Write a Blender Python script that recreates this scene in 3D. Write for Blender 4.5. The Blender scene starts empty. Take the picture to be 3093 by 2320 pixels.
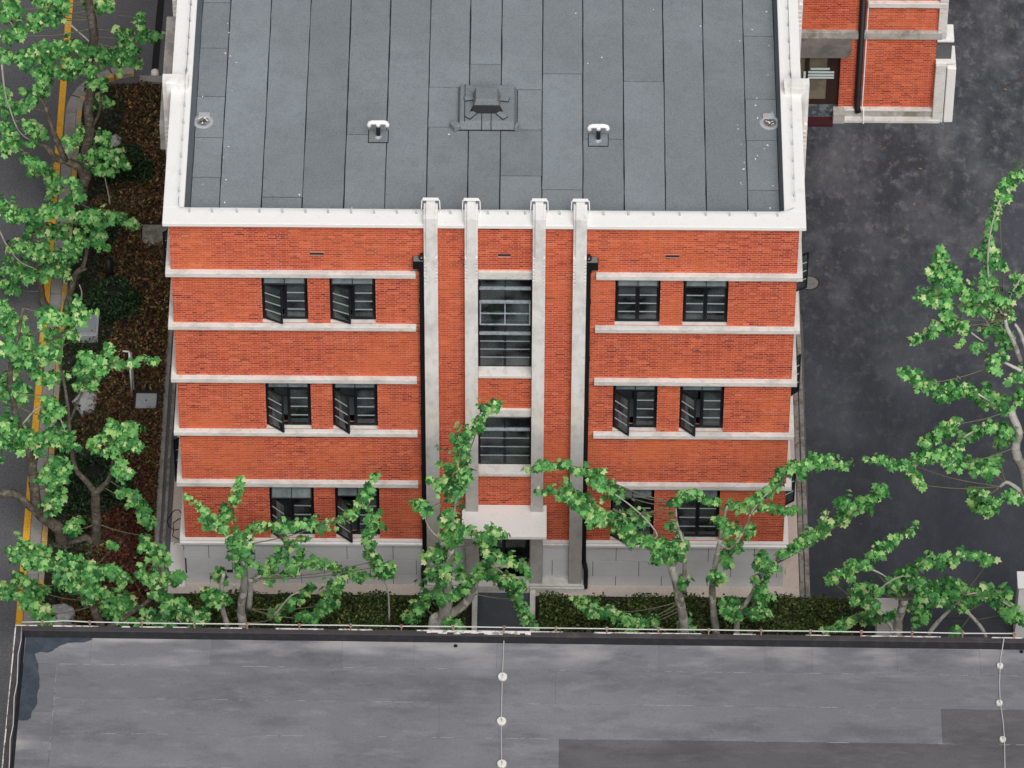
import bpy, math, random
import numpy as np
from mathutils import Vector, Matrix, Euler
R = math.radians
random.seed(7); RNG = np.random.default_rng(11)
S = bpy.context.scene
C = S.collection

# ---------------------------------------------------------------- camera
CAM = np.array([1.076, -99.406, 110.952]); CROT = (0.76332496, -0.00291509, 0.00722475); FPX = 18401.2
cd = bpy.data.cameras.new('camera'); cam = bpy.data.objects.new('camera', cd); C.objects.link(cam)
cam.location = CAM.tolist(); cam.rotation_euler = CROT
cd.sensor_width = 36.0; cd.lens = FPX / 3093 * 36; cd.clip_start = 1; cd.clip_end = 1500
S.camera = cam
# ---------------------------------------------------------------- world + sun (overcast)
W = bpy.data.worlds.new('World'); S.world = W; W.use_nodes = True
nt = W.node_tree; nt.nodes.clear()
sky = nt.nodes.new('ShaderNodeTexSky'); sky.sky_type = 'NISHITA'; sky.sun_disc = False
SUN_EL, SUN_AZ = 50, 166
sky.sun_elevation = R(SUN_EL); sky.sun_rotation = R(SUN_AZ); sky.air_density = 1.0; sky.dust_density = 4.0; sky.ozone_density = 1.0
hs = nt.nodes.new('ShaderNodeHueSaturation'); hs.inputs['Saturation'].default_value = 0.22
bg = nt.nodes.new('ShaderNodeBackground'); bg.inputs['Strength'].default_value = 0.088
wo = nt.nodes.new('ShaderNodeOutputWorld')
nt.links.new(sky.outputs[0], hs.inputs['Color']); nt.links.new(hs.outputs[0], bg.inputs['Color']); nt.links.new(bg.outputs[0], wo.inputs['Surface'])
sl = bpy.data.lights.new('sun', 'SUN'); so = bpy.data.objects.new('sun', sl); C.objects.link(so)
sl.energy = 2.1; sl.angle = R(40); sl.color = (1.0, 0.965, 0.92)
so.location = (0, 0, 60); so.rotation_euler = (R(90 - SUN_EL), 0, R(180 - SUN_AZ))
S.view_settings.view_transform = 'Standard'; S.view_settings.look = 'None'
S.view_settings.exposure = 0.1; S.view_settings.gamma = 1; S.view_settings.use_curve_mapping = False

# survey helper: where the sight line of a photo pixel meets a real plane
_rm = np.array(Euler(CROT, 'XYZ').to_matrix())
def at(u, v, x=None, y=None, z=None):
    d = _rm @ np.array([(u - 1546.5) / FPX, -(v - 1160) / FPX, -1.0])
    i, t = (0, x) if x is not None else (1, y) if y is not None else (2, z)
    return CAM + d * (t - CAM[i]) / d[i]

# ---------------------------------------------------------------- materials
MATS = {}
def mat(name, col=(.5, .5, .5), rough=.8, metal=0., spec=.3, noise=None, bump=None, build=None, amount=.25, streak=None, specks=None):
    m = bpy.data.materials.new(name); m.use_nodes = True; n = m.node_tree; nd = n.nodes; lk = n.links
    b = nd['Principled BSDF']; b.inputs['Roughness'].default_value = rough; b.inputs['Metallic'].default_value = metal
    b.inputs['Specular IOR Level'].default_value = spec
    tc = nd.new('ShaderNodeTexCoord')
    out = None
    base = nd.new('ShaderNodeRGB'); base.outputs[0].default_value = (*col, 1); out = base.outputs[0]
    def layer(src, scale, detail, lo, hi, fac, dark, stretch=(1, 1, 1), rough_=.6):
        mp = nd.new('ShaderNodeMapping'); mp.inputs['Scale'].default_value = stretch; lk.new(tc.outputs['Object'], mp.inputs[0])
        t = nd.new('ShaderNodeTexNoise'); t.inputs['Scale'].default_value = scale; t.inputs['Detail'].default_value = detail; t.inputs['Roughness'].default_value = rough_
        lk.new(mp.outputs[0], t.inputs['Vector'])
        r = nd.new('ShaderNodeMapRange'); r.inputs[1].default_value = .5 + (lo - .5) * .62; r.inputs[2].default_value = .5 + (hi - .5) * .62; r.inputs[3].default_value = 0; r.inputs[4].default_value = fac
        lk.new(t.outputs[0], r.inputs[0])
        mx = nd.new('ShaderNodeMix'); mx.data_type = 'RGBA'; mx.inputs[7].default_value = (*dark, 1)
        lk.new(r.outputs[0], mx.inputs[0]); lk.new(src, mx.inputs[6]); return mx.outputs[2]
    for L in (noise or []): out = layer(out, *L)
    if 'felt' in name:
        oi = nd.new('ShaderNodeObjectInfo'); rr = nd.new('ShaderNodeMapRange'); rr.inputs[3].default_value = .90; rr.inputs[4].default_value = 1.10; lk.new(oi.outputs['Random'], rr.inputs[0])
        h_ = nd.new('ShaderNodeHueSaturation'); lk.new(rr.outputs[0], h_.inputs['Value']); lk.new(out, h_.inputs['Color']); out = h_.outputs[0]
    if build: out = build(n, nd, lk, tc, out, b)
    lk.new(out, b.inputs['Base Color'])
    if bump:
        t = nd.new('ShaderNodeTexNoise'); t.inputs['Scale'].default_value = bump[0]; t.inputs['Detail'].default_value = 4
        lk.new(tc.outputs['Object'], t.inputs['Vector'])
        bp = nd.new('ShaderNodeBump'); bp.inputs['Strength'].default_value = bump[1]; bp.inputs['Distance'].default_value = bump[2]
        lk.new(t.outputs[0], bp.inputs['Height']); lk.new(bp.outputs[0], b.inputs['Normal'])
    MATS[name] = m; return m
def mul(c, k): return tuple(x * k for x in c)

white = mat('white_coping', (.82, .815, .80), .75, noise=[(1.3, 6, .5, .9, .25, (.68, .67, .64)), (14, 5, .62, .9, .3, (.52, .50, .47)), (2.2, 7, .68, .85, .25, (.5, .49, .46), (1, 1, 4))], bump=(60, .15, .01))
band = mat('painted_concrete', (.70, .685, .66), .8, noise=[(1.0, 7, .45, .72, .55, (.46, .45, .43)), (5, 7, .5, .75, .4, (.34, .33, .31), (1, 1, 3)), (24, 4, .55, .8, .3, (.80, .78, .76))], bump=(70, .2, .01))
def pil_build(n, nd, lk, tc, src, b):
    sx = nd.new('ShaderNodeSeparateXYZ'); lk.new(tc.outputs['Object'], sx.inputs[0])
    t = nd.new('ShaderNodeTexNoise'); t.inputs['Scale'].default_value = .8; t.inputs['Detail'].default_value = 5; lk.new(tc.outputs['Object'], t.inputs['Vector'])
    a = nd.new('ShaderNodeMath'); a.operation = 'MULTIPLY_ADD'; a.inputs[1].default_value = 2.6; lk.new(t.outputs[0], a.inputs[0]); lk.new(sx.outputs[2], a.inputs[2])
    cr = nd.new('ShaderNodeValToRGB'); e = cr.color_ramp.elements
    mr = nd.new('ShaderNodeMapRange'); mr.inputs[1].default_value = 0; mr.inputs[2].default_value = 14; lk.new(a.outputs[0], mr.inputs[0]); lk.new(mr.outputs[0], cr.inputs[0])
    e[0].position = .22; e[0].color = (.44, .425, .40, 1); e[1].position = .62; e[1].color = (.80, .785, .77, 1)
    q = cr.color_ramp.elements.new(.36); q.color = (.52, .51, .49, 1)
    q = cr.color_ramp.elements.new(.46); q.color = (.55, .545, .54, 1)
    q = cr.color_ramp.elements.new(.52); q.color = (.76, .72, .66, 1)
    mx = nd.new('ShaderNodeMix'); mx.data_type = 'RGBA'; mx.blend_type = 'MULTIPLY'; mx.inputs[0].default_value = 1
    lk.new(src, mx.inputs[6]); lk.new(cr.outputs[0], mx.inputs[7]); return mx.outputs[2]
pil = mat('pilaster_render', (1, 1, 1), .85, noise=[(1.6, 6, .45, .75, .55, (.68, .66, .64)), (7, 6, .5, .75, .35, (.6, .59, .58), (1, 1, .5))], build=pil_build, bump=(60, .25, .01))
greystone = mat('plinth_stone', (.66, .67, .685), .7, noise=[(1.2, 6, .45, .75, .4, (.52, .52, .53)), (6, 6, .5, .8, .3, (.72, .72, .72)), (90, 3, .5, .7, .2, (.45, .45, .45))])
joint = mat('dark_joint', (.035, .033, .03), .9)
apron = mat('apron_concrete', (.62, .53, .47), .9, noise=[(.9, 7, .42, .7, .6, (.45, .41, .38)), (5, 6, .5, .75, .5, (.64, .58, .53)), (40, 3, .5, .75, .3, (.2, .19, .18))], bump=(40, .3, .01))
oldstone = mat('weathered_stone', (.30, .28, .26), .9, noise=[(2, 7, .42, .65, .8, (.13, .12, .09)), (9, 6, .5, .7, .5, (.42, .40, .38)), (50, 3, .5, .75, .4, (.08, .08, .07))], bump=(30, .4, .02))
def felt(name, c, seed=0, blot=.35):
    return mat(name, c, .82, spec=.35, noise=[(.35, 5, .42, .7, blot, mul(c, 1.45)), (1.6, 6, .5, .75, .35, mul(c, .75)), (5, 6, .5, .8, .35, mul(c, .72), (1, 1, 1), .7), (24, 3, .45, .65, .32, mul(c, .55)), (38, 2, .52, .68, .32, mul(c, 1.6))], bump=(160, .35, .006))
felt1 = felt('blue_grey_felt', (.192, .217, .236)); feltdark = mat('bitumen', (.014, .015, .018), .7, noise=[(6, 5, .5, .7, .5, (.03, .03, .034))]); feltside = felt('felt_upstand', (.13, .15, .17))
def dusty(n, nd, lk, tc, src, b):
    # dried silt left by standing water along the parapet
    sx = nd.new('ShaderNodeSeparateXYZ'); lk.new(tc.outputs['Object'], sx.inputs[0])
    mp = nd.new('ShaderNodeMapping'); mp.inputs['Scale'].default_value = (.42, 1.3, 1); lk.new(tc.outputs['Object'], mp.inputs[0])
    t = nd.new('ShaderNodeTexNoise'); t.inputs['Scale'].default_value = 1.3; t.inputs['Detail'].default_value = 6; lk.new(mp.outputs[0], t.inputs['Vector'])
    a = nd.new('ShaderNodeMapRange'); a.inputs[1].default_value = .46; a.inputs[2].default_value = .64; a.inputs[3].default_value = 0; a.inputs[4].default_value = .8; lk.new(t.outputs[0], a.inputs[0])
    y = nd.new('ShaderNodeMapRange'); y.inputs[1].default_value = -1.25; y.inputs[2].default_value = -.1; lk.new(sx.outputs[1], y.inputs[0])
    x_ = nd.new('ShaderNodeMapRange'); x_.inputs[1].default_value = .75; x_.inputs[2].default_value = .25; lk.new(sx.outputs[0], x_.inputs[0]); y2 = nd.new('ShaderNodeMath'); y2.operation = 'MAXIMUM'; lk.new(y.outputs[0], y2.inputs[0]); lk.new(x_.outputs[0], y2.inputs[1]); y = y2
    m_ = nd.new('ShaderNodeMath'); m_.operation = 'MULTIPLY'; lk.new(a.outputs[0], m_.inputs[0]); lk.new(y.outputs[0], m_.inputs[1])
    mx = nd.new('ShaderNodeMix'); mx.data_type = 'RGBA'; mx.inputs[7].default_value = (.42, .41, .405, 1); lk.new(m_.outputs[0], mx.inputs[0]); lk.new(src, mx.inputs[6]); return mx.outputs[2]
c2 = (.160, .162, .180); c3 = (.100, .098, .106)
def felt_near(name, c): return mat(name, c, .8, spec=.35, noise=[(.35, 6, .46, .68, .5, mul(c, 1.45), (.5, 1, 1)), (1.1, 9, .47, .70, .6, mul(c, .58), (.45, 1.2, 1), .72), (2.6, 9, .54, .78, .5, mul(c, 1.6), (.4, 1.3, 1), .75), (18, 4, .5, .8, .3, mul(c, .6)), (45, 2, .52, .72, .3, mul(c, 1.5))], build=dusty, bump=(160, .3, .006))
felt2 = felt_near('grey_felt', c2); felt3 = felt_near('dark_grey_felt', c3); felt2d = felt2
seamw = mat('pale_seam', (.32, .315, .32), .8, noise=[(3, 5, .42, .56, .9, (.175, .175, .19), (1, 1, 1))])
wet = mat('wet_roof', (.045, .058, .078), .12, spec=.6, noise=[(2.5, 6, .45, .7, .5, (.085, .10, .12)), (12, 5, .5, .8, .3, (.02, .02, .025))])
rustbrown = mat('parapet_capping', (.055, .048, .052), .6, noise=[(3, 6, .5, .8, .5, (.11, .10, .105)), (20, 4, .55, .7, .4, (.03, .026, .028))])
wornwhite = mat('worn_white_paint', (.68, .66, .63), .8, noise=[(6, 6, .5, .62, .85, (.22, .20, .19))])
blackm = mat('black_metal', (.010, .010, .013), .5, spec=.35)
frame_m = mat('window_frame_metal', (.010, .012, .017), .5, spec=.3)
munt_m = mat('glazing_bar_metal', (.36, .39, .42), .5, metal=.2, spec=.5)  # dark metal coloured pale: sky reflection on the bars painted in
sill_m = mat('pale_frame_metal', (.40, .46, .52), .5, metal=.2, noise=[(9, 5, .45, .7, .5, (.15, .17, .19))])
steel = mat('galvanised_rod', (.52, .54, .55), .45, metal=.5)
whitewire = mat('white_cable', (.55, .545, .53), .6)
rust = mat('rusty_clamp', (.22, .09, .05), .8, noise=[(30, 4, .45, .6, .8, (.45, .40, .37))])
plastic = mat('white_plastic', (.86, .86, .84), .35)
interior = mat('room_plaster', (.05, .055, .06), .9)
deskm = mat('pale_desk', (.34, .42, .43), .5)
redmat = mat('dark_red_mat', (.05, .010, .016), .95, noise=[(60, 3, .5, .7, .5, (.08, .02, .03))])
canvas = mat('grey_canopy', (.16, .155, .145), .7, noise=[(2, 5, .45, .65, .7, (.10, .10, .095)), (6, 4, .5, .7, .4, (.22, .21, .2))])
greydirty = mat('stained_render', (.42, .41, .385), .85, noise=[(2, 6, .45, .65, .7, (.25, .245, .22)), (9, 5, .5, .7, .4, (.55, .54, .52)), (1.2, 4, .6, .75, .7, (.12, .13, .08))])
asph = (.115, .116, .124)
road_m = mat('road_asphalt', asph, .9, noise=[(.25, 5, .4, .7, .5, mul(asph, 1.35)), (1.5, 6, .5, .8, .4, mul(asph, .7)), (26, 3, .45, .65, .5, mul(asph, .5)), (40, 2, .55, .72, .5, mul(asph, 2.0))], bump=(80, .5, .02))
ca = (.036, .042, .053)
def court_build(n, nd, lk, tc, src, b):
    # pale scuffed dust swept over the far and outer parts of the yard
    sx = nd.new('ShaderNodeSeparateXYZ'); lk.new(tc.outputs['Object'], sx.inputs[0])
    y = nd.new('ShaderNodeMapRange'); y.inputs[1].default_value = 3; y.inputs[2].default_value = 16; y.inputs[3].default_value = .15; lk.new(sx.outputs[1], y.inputs[0])
    out = src
    for sc, st, lo, hi, fac, col in ((.8, (1, .55, 1), .44, .64, .85, (.125, .135, .15)), (3.5, (1, .7, 1), .52, .68, .7, (.20, .21, .225))):
        mp = nd.new('ShaderNodeMapping'); mp.inputs['Scale'].default_value = st; lk.new(tc.outputs['Object'], mp.inputs[0])
        t = nd.new('ShaderNodeTexNoise'); t.inputs['Scale'].default_value = sc; t.inputs['Detail'].default_value = 9; t.inputs['Roughness'].default_value = .72; lk.new(mp.outputs[0], t.inputs['Vector'])
        r = nd.new('ShaderNodeMapRange'); r.inputs[1].default_value = lo; r.inputs[2].default_value = hi; r.inputs[4].default_value = fac; lk.new(t.outputs[0], r.inputs[0])
        m_ = nd.new('ShaderNodeMath'); m_.operation = 'MULTIPLY'; lk.new(r.outputs[0], m_.inputs[0]); lk.new(y.outputs[0], m_.inputs[1])
        mx = nd.new('ShaderNodeMix'); mx.data_type = 'RGBA'; mx.inputs[7].default_value = (*col, 1); lk.new(m_.outputs[0], mx.inputs[0]); lk.new(out, mx.inputs[6]); out = mx.outputs[2]
    return out
court_m = mat('court_asphalt', ca, .75, spec=.35, noise=[(.13, 5, .50, .74, .6, mul(ca, 2.1)), (.5, 5, .50, .80, .55, mul(ca, 2.2), (1, .45, 1)), (1.3, 10, .54, .86, .6, mul(ca, 3.0), (1, .5, 1), .85), (30, 3, .45, .65, .4, mul(ca, .55)), (60, 2, .54, .72, .4, mul(ca, 2.0))], build=court_build, bump=(60, .5, .02))
soil_m = mat('bed_soil', (.035, .027, .020), .95, noise=[(3, 7, .45, .65, .7, (.06, .05, .035)), (20, 4, .5, .7, .6, (.012, .01, .008))], bump=(20, .8, .05))
yellow = mat('yellow_paint', (.83, .43, .03), .7, noise=[(3, 6, .5, .7, .4, (.62, .30, .03)), (25, 5, .57, .68, .7, (.16, .13, .09))])
kerb_y = mat('worn_yellow_kerb', (.34, .31, .26), .85, noise=[(1.1, 6, .48, .56, .9, (.62, .36, .06)), (12, 5, .5, .65, .6, (.22, .2, .16))])
kerb_m = mat('kerb_stone', (.30, .29, .275), .85, noise=[(2, 6, .45, .7, .6, (.18, .17, .155)), (20, 4, .5, .7, .4, (.4, .39, .37))], bump=(40, .3, .01))
man_m = mat('cast_iron_cover', (.20, .205, .20), .75, noise=[(12, 5, .45, .65, .5, (.11, .115, .12))], bump=(60, .6, .01))
box_m = mat('pale_grey_box', (.40, .42, .44), .6, noise=[(2, 5, .45, .7, .4, (.30, .32, .35)), (15, 4, .55, .7, .3, (.2, .2, .2))])
stone_m = mat('pale_rock', (.44, .44, .44), .9, noise=[(3, 7, .45, .65, .6, (.27, .27, .28)), (14, 6, .5, .7, .5, (.6, .6, .6))], bump=(12, .8, .05))
wallback = mat('side_wall_render', (.45, .17, .11), .9)

def bark_build(n, nd, lk, tc, src, b):
    v = nd.new('ShaderNodeTexVoronoi'); v.inputs['Scale'].default_value = 5; v.inputs['Randomness'].default_value = 1
    t = nd.new('ShaderNodeTexNoise'); t.inputs['Scale'].default_value = 4; t.inputs['Detail'].default_value = 4; lk.new(tc.outputs['Object'], t.inputs['Vector'])
    mx0 = nd.new('ShaderNodeMix'); mx0.data_type = 'VECTOR'; mx0.inputs[0].default_value = .25; lk.new(tc.outputs['Object'], mx0.inputs[4]); lk.new(t.outputs[1], mx0.inputs[5])
    lk.new(mx0.outputs[1], v.inputs['Vector'])
    cr = nd.new('ShaderNodeValToRGB'); cr.color_ramp.interpolation = 'CONSTANT'; e = cr.color_ramp.elements
    e[0].color = (.36, .35, .32, 1); e[1].position = .3; e[1].color = (.46, .45, .42, 1)
    for p, c in ((.5, (.25, .23, .20, 1)), (.66, (.60, .58, .54, 1)), (.88, (.20, .21, .16, 1))): q = e.new(p); q.color = c
    lk.new(v.outputs['Color'], cr.inputs[0])
    mx = nd.new('ShaderNodeMix'); mx.data_type = 'RGBA'; mx.inputs[0].default_value = .75; lk.new(src, mx.inputs[6]); lk.new(cr.outputs[0], mx.inputs[7]); return mx.outputs[2]
bark = mat('plane_bark', (.27, .25, .21), .85, noise=[(12, 6, .45, .7, .7, (.10, .09, .07))], build=bark_build, bump=(14, .8, .03))
darkbark = mat('dark_plane_bark', (.10, .085, .065), .9, noise=[(5, 6, .45, .7, .8, (.22, .20, .165)), (16, 5, .5, .7, .6, (.045, .038, .03))], bump=(14, 1., .04))
palebark = mat('pale_young_bark', (.50, .48, .43), .8, noise=[(14, 4, .45, .7, .6, (.3, .28, .24))])
twigm = mat('young_bark', (.16, .15, .10), .8, noise=[(20, 4, .45, .7, .6, (.09, .10, .05))])

def ramp_mat(name, stops, mode, rough=.7, extra=None, transl=0.):
    """colour per piece: mode 'obj' = random per object, 'attr' = face attribute tint"""
    m = bpy.data.materials.new(name); m.use_nodes = True; n = m.node_tree; nd = n.nodes; lk = n.links
    b = nd['Principled BSDF']; b.inputs['Roughness'].default_value = rough; b.inputs['Specular IOR Level'].default_value = .3
    if mode == 'obj':
        a = nd.new('ShaderNodeObjectInfo'); f = a.outputs['Random']
    else:
        a = nd.new('ShaderNodeAttribute'); a.attribute_name = 'tint'; f = a.outputs['Fac']
    cr = nd.new('ShaderNodeValToRGB'); e = cr.color_ramp.elements
    e[0].position = stops[0][0]; e[0].color = (*stops[0][1], 1); e[1].position = stops[-1][0]; e[1].color = (*stops[-1][1], 1)
    for p, c in stops[1:-1]: q = e.new(p); q.color = (*c, 1)
    lk.new(f, cr.inputs[0]); out = cr.outputs[0]
    if extra: out = extra(n, nd, lk, out)
    lk.new(out, b.inputs['Base Color'])
    if transl:
        t = nd.new('ShaderNodeBsdfTranslucent'); lk.new(out, t.inputs['Color']); mx = nd.new('ShaderNodeMixShader'); mx.inputs[0].default_value = transl
        lk.new(b.outputs[0], mx.inputs[1]); lk.new(t.outputs[0], mx.inputs[2]); lk.new(mx.outputs[0], nd['Material Output'].inputs['Surface'])
    return m
def brick_extra(n, nd, lk, src):
    g = nd.new('ShaderNodeNewGeometry'); 
    t = nd.new('ShaderNodeTexNoise'); t.inputs['Scale'].default_value = .55; t.inputs['Detail'].default_value = 4; lk.new(g.outputs['Position'], t.inputs['Vector'])
    r = nd.new('ShaderNodeMapRange'); r.inputs[1].default_value = .45; r.inputs[2].default_value = .66; r.inputs[4].default_value = .5; lk.new(t.outputs[0], r.inputs[0])
    mx = nd.new('ShaderNodeMix'); mx.data_type = 'RGBA'; mx.inputs[7].default_value = (.76, .21, .085, 1); lk.new(r.outputs[0], mx.inputs[0]); lk.new(src, mx.inputs[6])
    t2 = nd.new('ShaderNodeTexNoise'); t2.inputs['Scale'].default_value = 20; t2.inputs['Detail'].default_value = 4; lk.new(g.outputs['Position'], t2.inputs['Vector'])
    r2 = nd.new('ShaderNodeMapRange'); r2.inputs[1].default_value = .4; r2.inputs[2].default_value = .75; r2.inputs[4].default_value = .25; lk.new(t2.outputs[0], r2.inputs[0])
    m2 = nd.new('ShaderNodeMix'); m2.data_type = 'RGBA'; m2.inputs[7].default_value = (.19, .05, .032, 1); lk.new(r2.outputs[0], m2.inputs[0]); lk.new(mx.outputs[2], m2.inputs[6])
    return m2.outputs[2]
BR = [(0, (.17, .030, .022)), (.2, (.32, .050, .028)), (.5, (.45, .078, .036)), (.8, (.56, .115, .050)), (1, (.66, .17, .08))]
brick_o = ramp_mat('brick_single', BR, 'obj', .85, brick_extra); brick_a = ramp_mat('brick_many', BR, 'attr', .85, brick_extra)
mortar = mat('pink_mortar', (.76, .25, .155), .95, noise=[(.55, 5, .45, .7, .7, (.72, .185, .085)), (2.4, 6, .55, .75, .4, (.78, .42, .34))])
LF = [(0, (.020, .095, .028)), (.22, (.050, .215, .055)), (.5, (.110, .375, .100)), (.76, (.23, .56, .165)), (.93, (.42, .68, .23)), (1, (.66, .74, .38))]
leaf_o = ramp_mat('leaf_single', LF, 'obj', .42, None, .25); leaf_a = ramp_mat('leaf_many', LF, 'attr', .42, None, .25)
gc_a = ramp_mat('ground_cover_leaf', [(0, (.018, .013, .010)), (.2, (.055, .030, .016)), (.5, (.12, .050, .025)), (.68, (.085, .105, .034)), (.85, (.19, .075, .035)), (.95, (.34, .19, .08)), (1, (.26, .29, .09))], 'attr', .6, None, .1)
gr_a = ramp_mat('red_ground_cover_leaf', [(0, (.03, .010, .008)), (.5, (.10, .020, .015)), (.8, (.06, .045, .02)), (1, (.20, .05, .03))], 'attr', .6, None, .1)
hedge_a = ramp_mat('hedge_leaf', [(0, (.014, .024, .010)), (.45, (.045, .085, .020)), (.75, (.12, .16, .035)), (1, (.30, .32, .09))], 'attr', .5, None, .15)
bush_a = ramp_mat('shrub_leaf', [(0, (.008, .018, .010)), (.5, (.020, .046, .018)), (.85, (.035, .080, .026)), (1, (.07, .13, .04))], 'attr', .45, None, .1)
def glass_mat():
    m = bpy.data.materials.new('window_glass'); m.use_nodes = True; n = m.node_tree; nd = n.nodes; lk = n.links; nd.clear()
    o = nd.new('ShaderNodeOutputMaterial'); t = nd.new('ShaderNodeBsdfTransparent'); t.inputs[0].default_value = (.55, .62, .62, 1)
    g = nd.new('ShaderNodeBsdfGlossy'); g.inputs['Roughness'].default_value = .04; g.inputs[0].default_value = (.85, .95, .95, 1)
    fr = nd.new('ShaderNodeFresnel'); fr.inputs[0].default_value = 1.6; mx = nd.new('ShaderNodeMixShader'); df = nd.new('ShaderNodeBsdfDiffuse'); df.inputs[0].default_value = (.20, .24, .25, 1); m0 = nd.new('ShaderNodeMixShader')
    ge = nd.new('ShaderNodeNewGeometry'); ns = nd.new('ShaderNodeTexNoise'); ns.inputs['Scale'].default_value = 1.7; ns.inputs['Detail'].default_value = 5; lk.new(ge.outputs['Position'], ns.inputs['Vector'])
    r = nd.new('ShaderNodeMapRange'); r.inputs[1].default_value = .38; r.inputs[2].default_value = .62; r.inputs[3].default_value = .04; r.inputs[4].default_value = .34; lk.new(ns.outputs[0], r.inputs[0])  # patchy pale diffuse share: reflections painted into the panes
    lk.new(r.outputs[0], m0.inputs[0]); lk.new(t.outputs[0], m0.inputs[1]); lk.new(df.outputs[0], m0.inputs[2])
    lk.new(fr.outputs[0], mx.inputs[0]); lk.new(m0.outputs[0], mx.inputs[1]); lk.new(g.outputs[0], mx.inputs[2]); lk.new(mx.outputs[0], o.inputs[0]); return m
glass = glass_mat()
def skyglass():  # diffuse veil: sky reflection of the tilted transoms put into the colour
    m = bpy.data.materials.new('sky_reflect_glass'); m.use_nodes = True; n = m.node_tree; nd = n.nodes; lk = n.links; nd.clear()
    o = nd.new('ShaderNodeOutputMaterial'); t = nd.new('ShaderNodeBsdfTransparent'); t.inputs[0].default_value = (.5, .58, .58, 1)
    g = nd.new('ShaderNodeBsdfDiffuse'); g.inputs[0].default_value = (.22, .26, .27, 1); mx = nd.new('ShaderNodeMixShader')
    tc = nd.new('ShaderNodeNewGeometry'); ns = nd.new('ShaderNodeTexNoise'); ns.inputs['Scale'].default_value = 5; ns.inputs['Detail'].default_value = 5; lk.new(tc.outputs['Position'], ns.inputs['Vector'])
    r = nd.new('ShaderNodeMapRange'); r.inputs[1].default_value = .3; r.inputs[2].default_value = .7; r.inputs[3].default_value = .45; r.inputs[4].default_value = .9; lk.new(ns.outputs[0], r.inputs[0])
    lk.new(r.outputs[0], mx.inputs[0]); lk.new(t.outputs[0], mx.inputs[1]); lk.new(g.outputs[0], mx.inputs[2]); lk.new(mx.outputs[0], o.inputs[0]); return m
glass_sky = skyglass()

# ---------------------------------------------------------------- mesh helpers
class MB:
    def __init__(s): s.v = []; s.f = []; s.t = []
    def box(s, x0, x1, y0, y1, z0, z1, m=None, t=0., skip=()):
        n = len(s.v)
        P = [(x0, y0, z0), (x1, y0, z0), (x1, y1, z0), (x0, y1, z0), (x0, y0, z1), (x1, y0, z1), (x1, y1, z1), (x0, y1, z1)]
        if m is not None: P = [tuple(m @ Vector(p)) for p in P]
        s.v += P
        F = {'b': (0, 3, 2, 1), 't': (4, 5, 6, 7), 'f': (0, 1, 5, 4), 'r': (1, 2, 6, 5), 'k': (2, 3, 7, 6), 'l': (3, 0, 4, 7)}
        for k, q in F.items():
            if k not in skip: s.f.append(tuple(n + i for i in q)); s.t.append(t)
        return s
    def frustum(s, b, t):      # b,t: 4 corner points each, ccw from above
        n = len(s.v); s.v += [tuple(p) for p in b] + [tuple(p) for p in t]
        for q in ((0, 3, 2, 1), (4, 5, 6, 7), (0, 1, 5, 4), (1, 2, 6, 5), (2, 3, 7, 6), (3, 0, 4, 7)): s.f.append(tuple(n + i for i in q)); s.t.append(0)
        return s
    def prism(s, pts, z0, z1):
        n = len(s.v); k = len(pts)
        s.v += [(p[0], p[1], z0) for p in pts] + [(p[0], p[1], z1) for p in pts]
        s.f.append(tuple(n + i for i in range(k))[::-1]); s.f.append(tuple(n + k + i for i in range(k))); s.t += [0, 0]
        for i in range(k): j = (i + 1) % k; s.f.append((n + i, n + j, n + k + j, n + k + i)); s.t.append(0)
        return s
    def tube(s, pts, rad, n=8, cap=True, wob=0.):
        pts = [Vector(p) for p in pts]; rings = []
        if not hasattr(rad, '__len__'): rad = [rad] * len(pts)
        up = None
        for i, p in enumerate(pts):
            d = (pts[min(i + 1, len(pts) - 1)] - pts[max(i - 1, 0)]).normalized()
            if up is None: up = d.orthogonal().normalized()
            up = (up - d * up.dot(d)).normalized(); w = d.cross(up)
            base = len(s.v)
            for k in range(n):
                a = 2 * math.pi * k / n; r = rad[i] * (1 + (random.uniform(-wob, wob) if wob else 0))
                s.v.append(tuple(p + (up * math.cos(a) + w * math.sin(a)) * r))
            rings.append(base)
        for a, b in zip(rings, rings[1:]):
            for k in range(n): s.f.append((a + k, a + (k + 1) % n, b + (k + 1) % n, b + k)); s.t.append(0)
        if cap:
            s.f.append(tuple(rings[0] + k for k in range(n))[::-1]); s.f.append(tuple(rings[-1] + k for k in range(n))); s.t += [0, 0]
        return s
    def lathe(s, prof, c, n=20):
        n0 = len(s.v)
        for r, z in prof:
            for k in range(n): a = 2 * math.pi * k / n; s.v.append((c[0] + r * math.cos(a), c[1] + r * math.sin(a), c[2] + z))
        for i in range(len(prof) - 1):
            for k in range(n): a = n0 + i * n; b = a + n; s.f.append((a + k, a + (k + 1) % n, b + (k + 1) % n, b + k)); s.t.append(0)
        s.f.append(tuple(n0 + (len(prof) - 1) * n + k for k in range(n))); s.t.append(0)
        return s
    def mesh(s, name, m, tint=False, smooth=False):
        me = bpy.data.meshes.new(name); me.from_pydata(s.v, [], s.f)
        if m: me.materials.append(m)
        if tint: a = me.attributes.new('tint', 'FLOAT', 'FACE'); a.data.foreach_set('value', s.t)
        if smooth: me.polygons.foreach_set('use_smooth', [True] * len(me.polygons))
        me.update(); return me
def obj(name, me, parent=None, loc=None, rot=None):
    o = bpy.data.objects.new(name, me); C.objects.link(o)
    if parent: o.parent = parent
    if loc is not None: o.location = loc
    if rot is not None: o.rotation_euler = rot
    return o
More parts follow.
